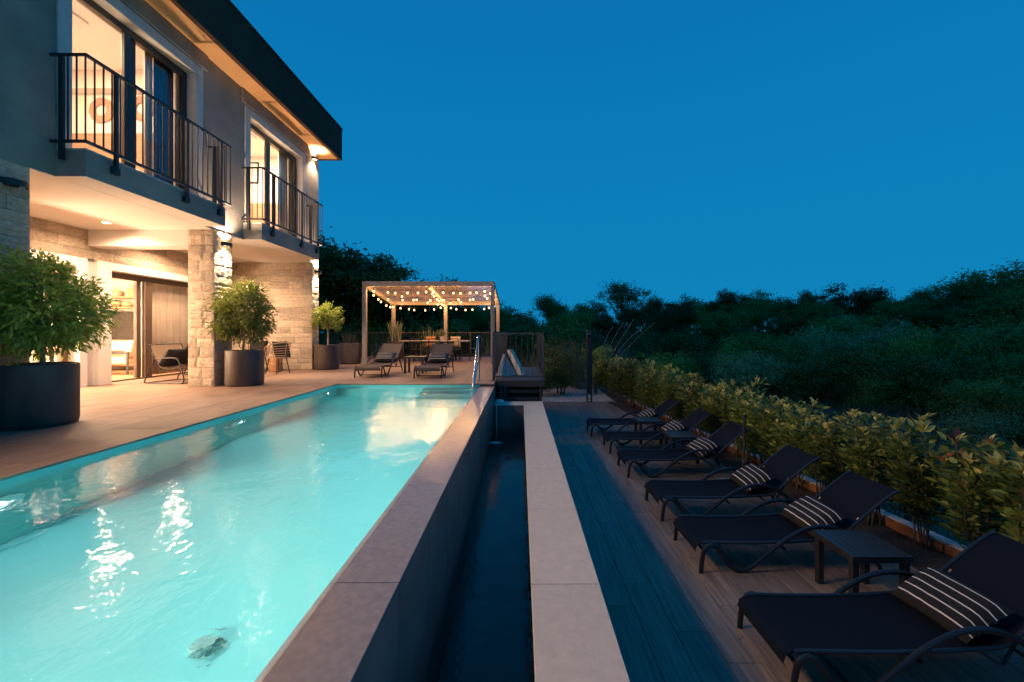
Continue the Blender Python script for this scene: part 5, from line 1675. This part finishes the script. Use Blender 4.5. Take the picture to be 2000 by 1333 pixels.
golden = M()
cmg, Cg, _ = crown_mesh('foliage', 700, 120, 46, .85, .75, .95, .09, [MT['l_laurel']], 5, .35, .6, .30)
GS = thing('golden_shrub', 'round golden green shrub standing in the white gravel', 'shrub', (1.35, 15.4, ZL))
link('foliage', cmg, GS); link('stem', trunk_mesh('stem', 701, 1, .035, Cg, .6, 4, 3), GS)
for x, Y, s, lb in ((.80, 14.9, .75, 'smaller bronze shrub between the landing and the golden shrub'), (2.9, 15.6, .95, 'green shrub where the hedge meets the gravel'), (2.1, 17.5, 1.1, 'green shrub behind the shower column')):
    g2 = copy_tree(GS); g2.location = (x, Y, ZL); g2.scale = (s, s, s); g2.rotation_euler.z = x * 3; g2['label'] = lb

# fallen leaves and specks on the lower terrace
rl_ = np.random.default_rng(55); nL = 130
lx = rl_.uniform(.7, 3.6, nL); ly = rl_.uniform(1.8, 12.5, nL)
P0 = np.stack([lx, ly, np.full(nL, ZL + .004)], 1); D = np.stack([rl_.normal(size=nL), rl_.normal(size=nL), rl_.uniform(.0, .25, nL)], 1)
o = link('leaf_litter', quads_mesh('leaf_litter', leaves(P0, D, .035, .018, 56, .2, .0, np.tile(np.array([0, 0, 1.0]), (nL, 1))), 4, QF, [MT['l_reed']])); tag(o, 'small fallen leaves scattered over the dark lower terrace', kind='stuff')

# laurel hedge: plants of stems, leaves and pale tips
def laurel_data(seed, h, n_sh, w, nleaf):
    r_ = np.random.default_rng(seed)
    stems = []; P0 = []; D = []; tipP = []; tipD = []
    for s in range(n_sh):
        a = r_.uniform(0, 2 * PI); b0 = np.array([r_.normal(0, .04), r_.normal(0, .05), 0])
        top = np.array([math.cos(a) * w * r_.uniform(.2, 1.0), math.sin(a) * w * 1.2 * r_.uniform(.2, 1), h * r_.uniform(.62, 1.0)])
        mid = (b0 + top) * .5 + np.array([r_.normal(0, .04), r_.normal(0, .04), .08])
        path = spline([b0, mid, top], 5); stems.append(path)
        p = np.array(path)
        for k in range(nleaf):
            u = r_.uniform(.22, .97); i = u * (len(p) - 1); i0 = int(i); q = p[i0] + (p[min(i0 + 1, len(p) - 1)] - p[i0]) * (i - i0)
            ph = r_.uniform(0, 2 * PI)
            off = np.array([math.cos(ph), math.sin(ph), r_.uniform(-.05, .35)])
            rad = r_.uniform(0, .16)
            P0.append(q + off * rad); D.append(off + np.array([0, 0, r_.uniform(.1, .95)]))
        nt_ = r_.integers(6, 11)
        for k in range(nt_):
            ph = 2 * PI * k / nt_ + r_.uniform(-.3, .3); el = r_.uniform(.4, 1.6)
            tipP.append(top + np.array([0, 0, r_.uniform(-.05, .03)])); tipD.append(np.array([math.cos(ph), math.sin(ph), el + .35]))
    return stems, np.array(P0), np.array(D), np.array(tipP), np.array(tipD)


def stem_mesh(stems):
    m = M()
    for p in stems: m.tube(p, [.009 * (1 - .6 * i / (len(p) - 1)) for i in range(len(p))], 5)
    return mesh_of('stem', m.v, m.f, MT['bark'], True)


HV = []
for k in range(6):
    st, P0, D, tP, tD = laurel_data(900 + k, 1.32, 12, .26, 88)
    Lv = np.concatenate([leaves6(P0, D, .092, .038, 910 + k), leaves6(tP, tD, .095, .032, 920 + k)])
    idx = [0] * len(P0) + [1] * len(tP)
    HV.append((stem_mesh(st), quads_mesh('foliage', Lv, 8, LF, [MT['l_laurel'], MT['l_tip']], idx)))
leaf_protos = []
for k in range(4):
    z0 = np.zeros((1, 3)); d0 = np.array([[1.0, 0, .05]])
    for mt_ in ('l_laurel', 'l_tip', 'l_red'):
        lv = leaves6(z0, d0, .11, .044, 950 + k, .25, np.array([0, 0, 1.0]))
        leaf_protos.append((mt_, quads_mesh('leaf', lv, 8, LF, [MT[mt_]])))
BYM = {m_: [q for n_, q in leaf_protos if n_ == m_] for m_ in ('l_laurel', 'l_tip', 'l_red')}
NEAR = {2.95: 'laurel plant at the picture edge with a long pale side branch', 3.45: 'laurel plant with a bent bare stem behind the nearest lounger',
        3.95: 'laurel plant with red young leaves beside the slatted table', 4.45: 'laurel plant with tall upright yellow tips behind the second nearest lounger'}


def near_laurel(y, label, seed):
    h = 1.28
    X = edge_x(y) + .52
    t = thing('laurel_plant', label, 'hedge plant', (X, y, ZL), 0, 'laurel plants of the hedge')
    st, P0, D, tP, tD = laurel_data(seed, h, 10, .27, 84)
    link('stem', stem_mesh(st), t)
    r_ = random.Random(seed)
    order = list(range(len(P0))); r_.shuffle(order)
    # leaves towards the terrace and the top are single parts
    order.sort(key=lambda i: P0[i][0] - .5 * P0[i][2] + r_.uniform(0, .15))
    sing = order[:210]; rest = order[210:]
    def put(p, d, mt_):
        q = Vector(d).to_track_quat('X', 'Z')
        e = (q.to_matrix().to_4x4() @ Matrix.Rotation(r_.uniform(-.6, .6), 4, 'X')).to_euler()
        s = r_.uniform(.75, 1.25)
        link('leaf', r_.choice(BYM[mt_]), t, p, e, (s, s, s))
    for i in sing: put(P0[i], D[i], 'l_laurel')
    red = 'red' in label
    for j in range(len(tP)): put(tP[j], tD[j], 'l_red' if red and tP[j][1] > .0 and j % 3 else 'l_tip')
    if rest:
        o = link('foliage', quads_mesh('foliage', leaves6(P0[rest], D[rest], .105, .042, seed + 5), 8, LF, [MT['l_laurel']]), t); o['kind'] = 'stuff'
    if 'side branch' in label:
        m = M(); path = spline([(0, .05, .9), (-.05, .25, 1.16), (.15, .1, 1.10), (.5, -.35, 1.0)], 6); m.tube(path, .008, 6); m.build('branch', MT['pale_bark'], t, smooth=True)
        for p in path[6:]:
            for _ in range(3): put(p, (r_.uniform(-1, 1), r_.uniform(-1, 1), r_.uniform(.2, 1)), 'l_tip')
    return t


def hedge_label(y):
    names = ['nearest', 'second nearest', 'third nearest', 'fourth nearest', 'fifth nearest', 'farthest']
    for (ly, lx, _), nm in zip(LY, names):
        if abs(y - ly) <= .66 and y < 9.9:
            d = y - ly
            return 'yellow tipped laurel hedge plant %s the backrest of the %s lower lounger' % ('just nearer than' if d < -.22 else ('just beyond' if d > .22 else 'straight behind'), nm)
    if y < 2.6: return 'yellow tipped laurel hedge plant nearest the camera at the picture edge'
    n = int((y - 9.9) / .39)
    return 'yellow tipped laurel hedge plant, %s beyond the farthest lower lounger' % ('first', 'second', 'third', 'fourth', 'fifth', 'sixth', 'seventh', 'eighth', 'ninth', 'tenth', 'eleventh', 'twelfth', 'thirteenth', 'fourteenth', 'fifteenth')[max(0, min(14, n))]


yy = 1.95; k = 0
HL = 'laurel hedge plant with yellowish new tips in the row along the lower terrace'
while yy < 15.6:
    if any(abs(yy - q) < .05 for q in NEAR):
        lb = [NEAR[q] for q in NEAR if abs(yy - q) < .05][0]
        near_laurel(yy, lb, 1000 + k)
    else:
        sm, fm = HV[k % 6]
        t = thing('laurel_plant', hedge_label(yy), 'hedge plant', (edge_x(min(yy, 14.2)) + .52 + random.uniform(-.06, .06), yy, ZL - .02), random.uniform(0, 6.28), 'laurel plants of the hedge')
        link('stem', sm, t); link('foliage', fm, t)
        s = random.uniform(.86, 1.08) * (1 + .012 * max(0, yy - 4)); t.scale = (1.08, 1.08, s)
    yy += .50 if yy < 4.6 else .39
    yy = round(yy, 3); k += 1
# mesh fence outside the kerb
mf = thing('mesh_fence', 'dark green wire mesh fence standing behind the hedge', 'fence', (edge_x(6) + .95, 6, ZL))
yy = 1.0
while yy < 13.4:
    y2 = yy + 2.0
    m = M()
    for i in range(37):
        a = yy + .05 + i * .0525
        m.box(edge_x(a) + .95 - .002, edge_x(a) + .95 + .002, a - .002, a + .002, ZL - .2, ZL + 1.0)
    for z in np.arange(ZL - .1, ZL + 1.01, .2):
        m.tube([(edge_x(yy) + .95, yy + .03, z), (edge_x(y2) + .95, y2 - .03, z)], .003, 4)
    m.build('wire_panel', MT['green_wire'], mf, world=True)
    m = M(); m.box(edge_x(yy) + .925, edge_x(yy) + .975, yy - .025, yy + .025, -2.6, ZL + 1.05); m.build('post', MT['green_wire'], mf, world=True)
    yy += 2.0

# two that would read alike are told apart by their distance
seen = {}
for o in bpy.data.objects:
    if o.get('category') and o.parent is None: seen.setdefault(o['label'], []).append(o)
for lb, os_ in seen.items():
    if len(os_) == 2:
        os_.sort(key=lambda o: o.location.y)
        os_[0]['label'] = lb + ', nearer of two'; os_[1]['label'] = lb + ', farther of two'
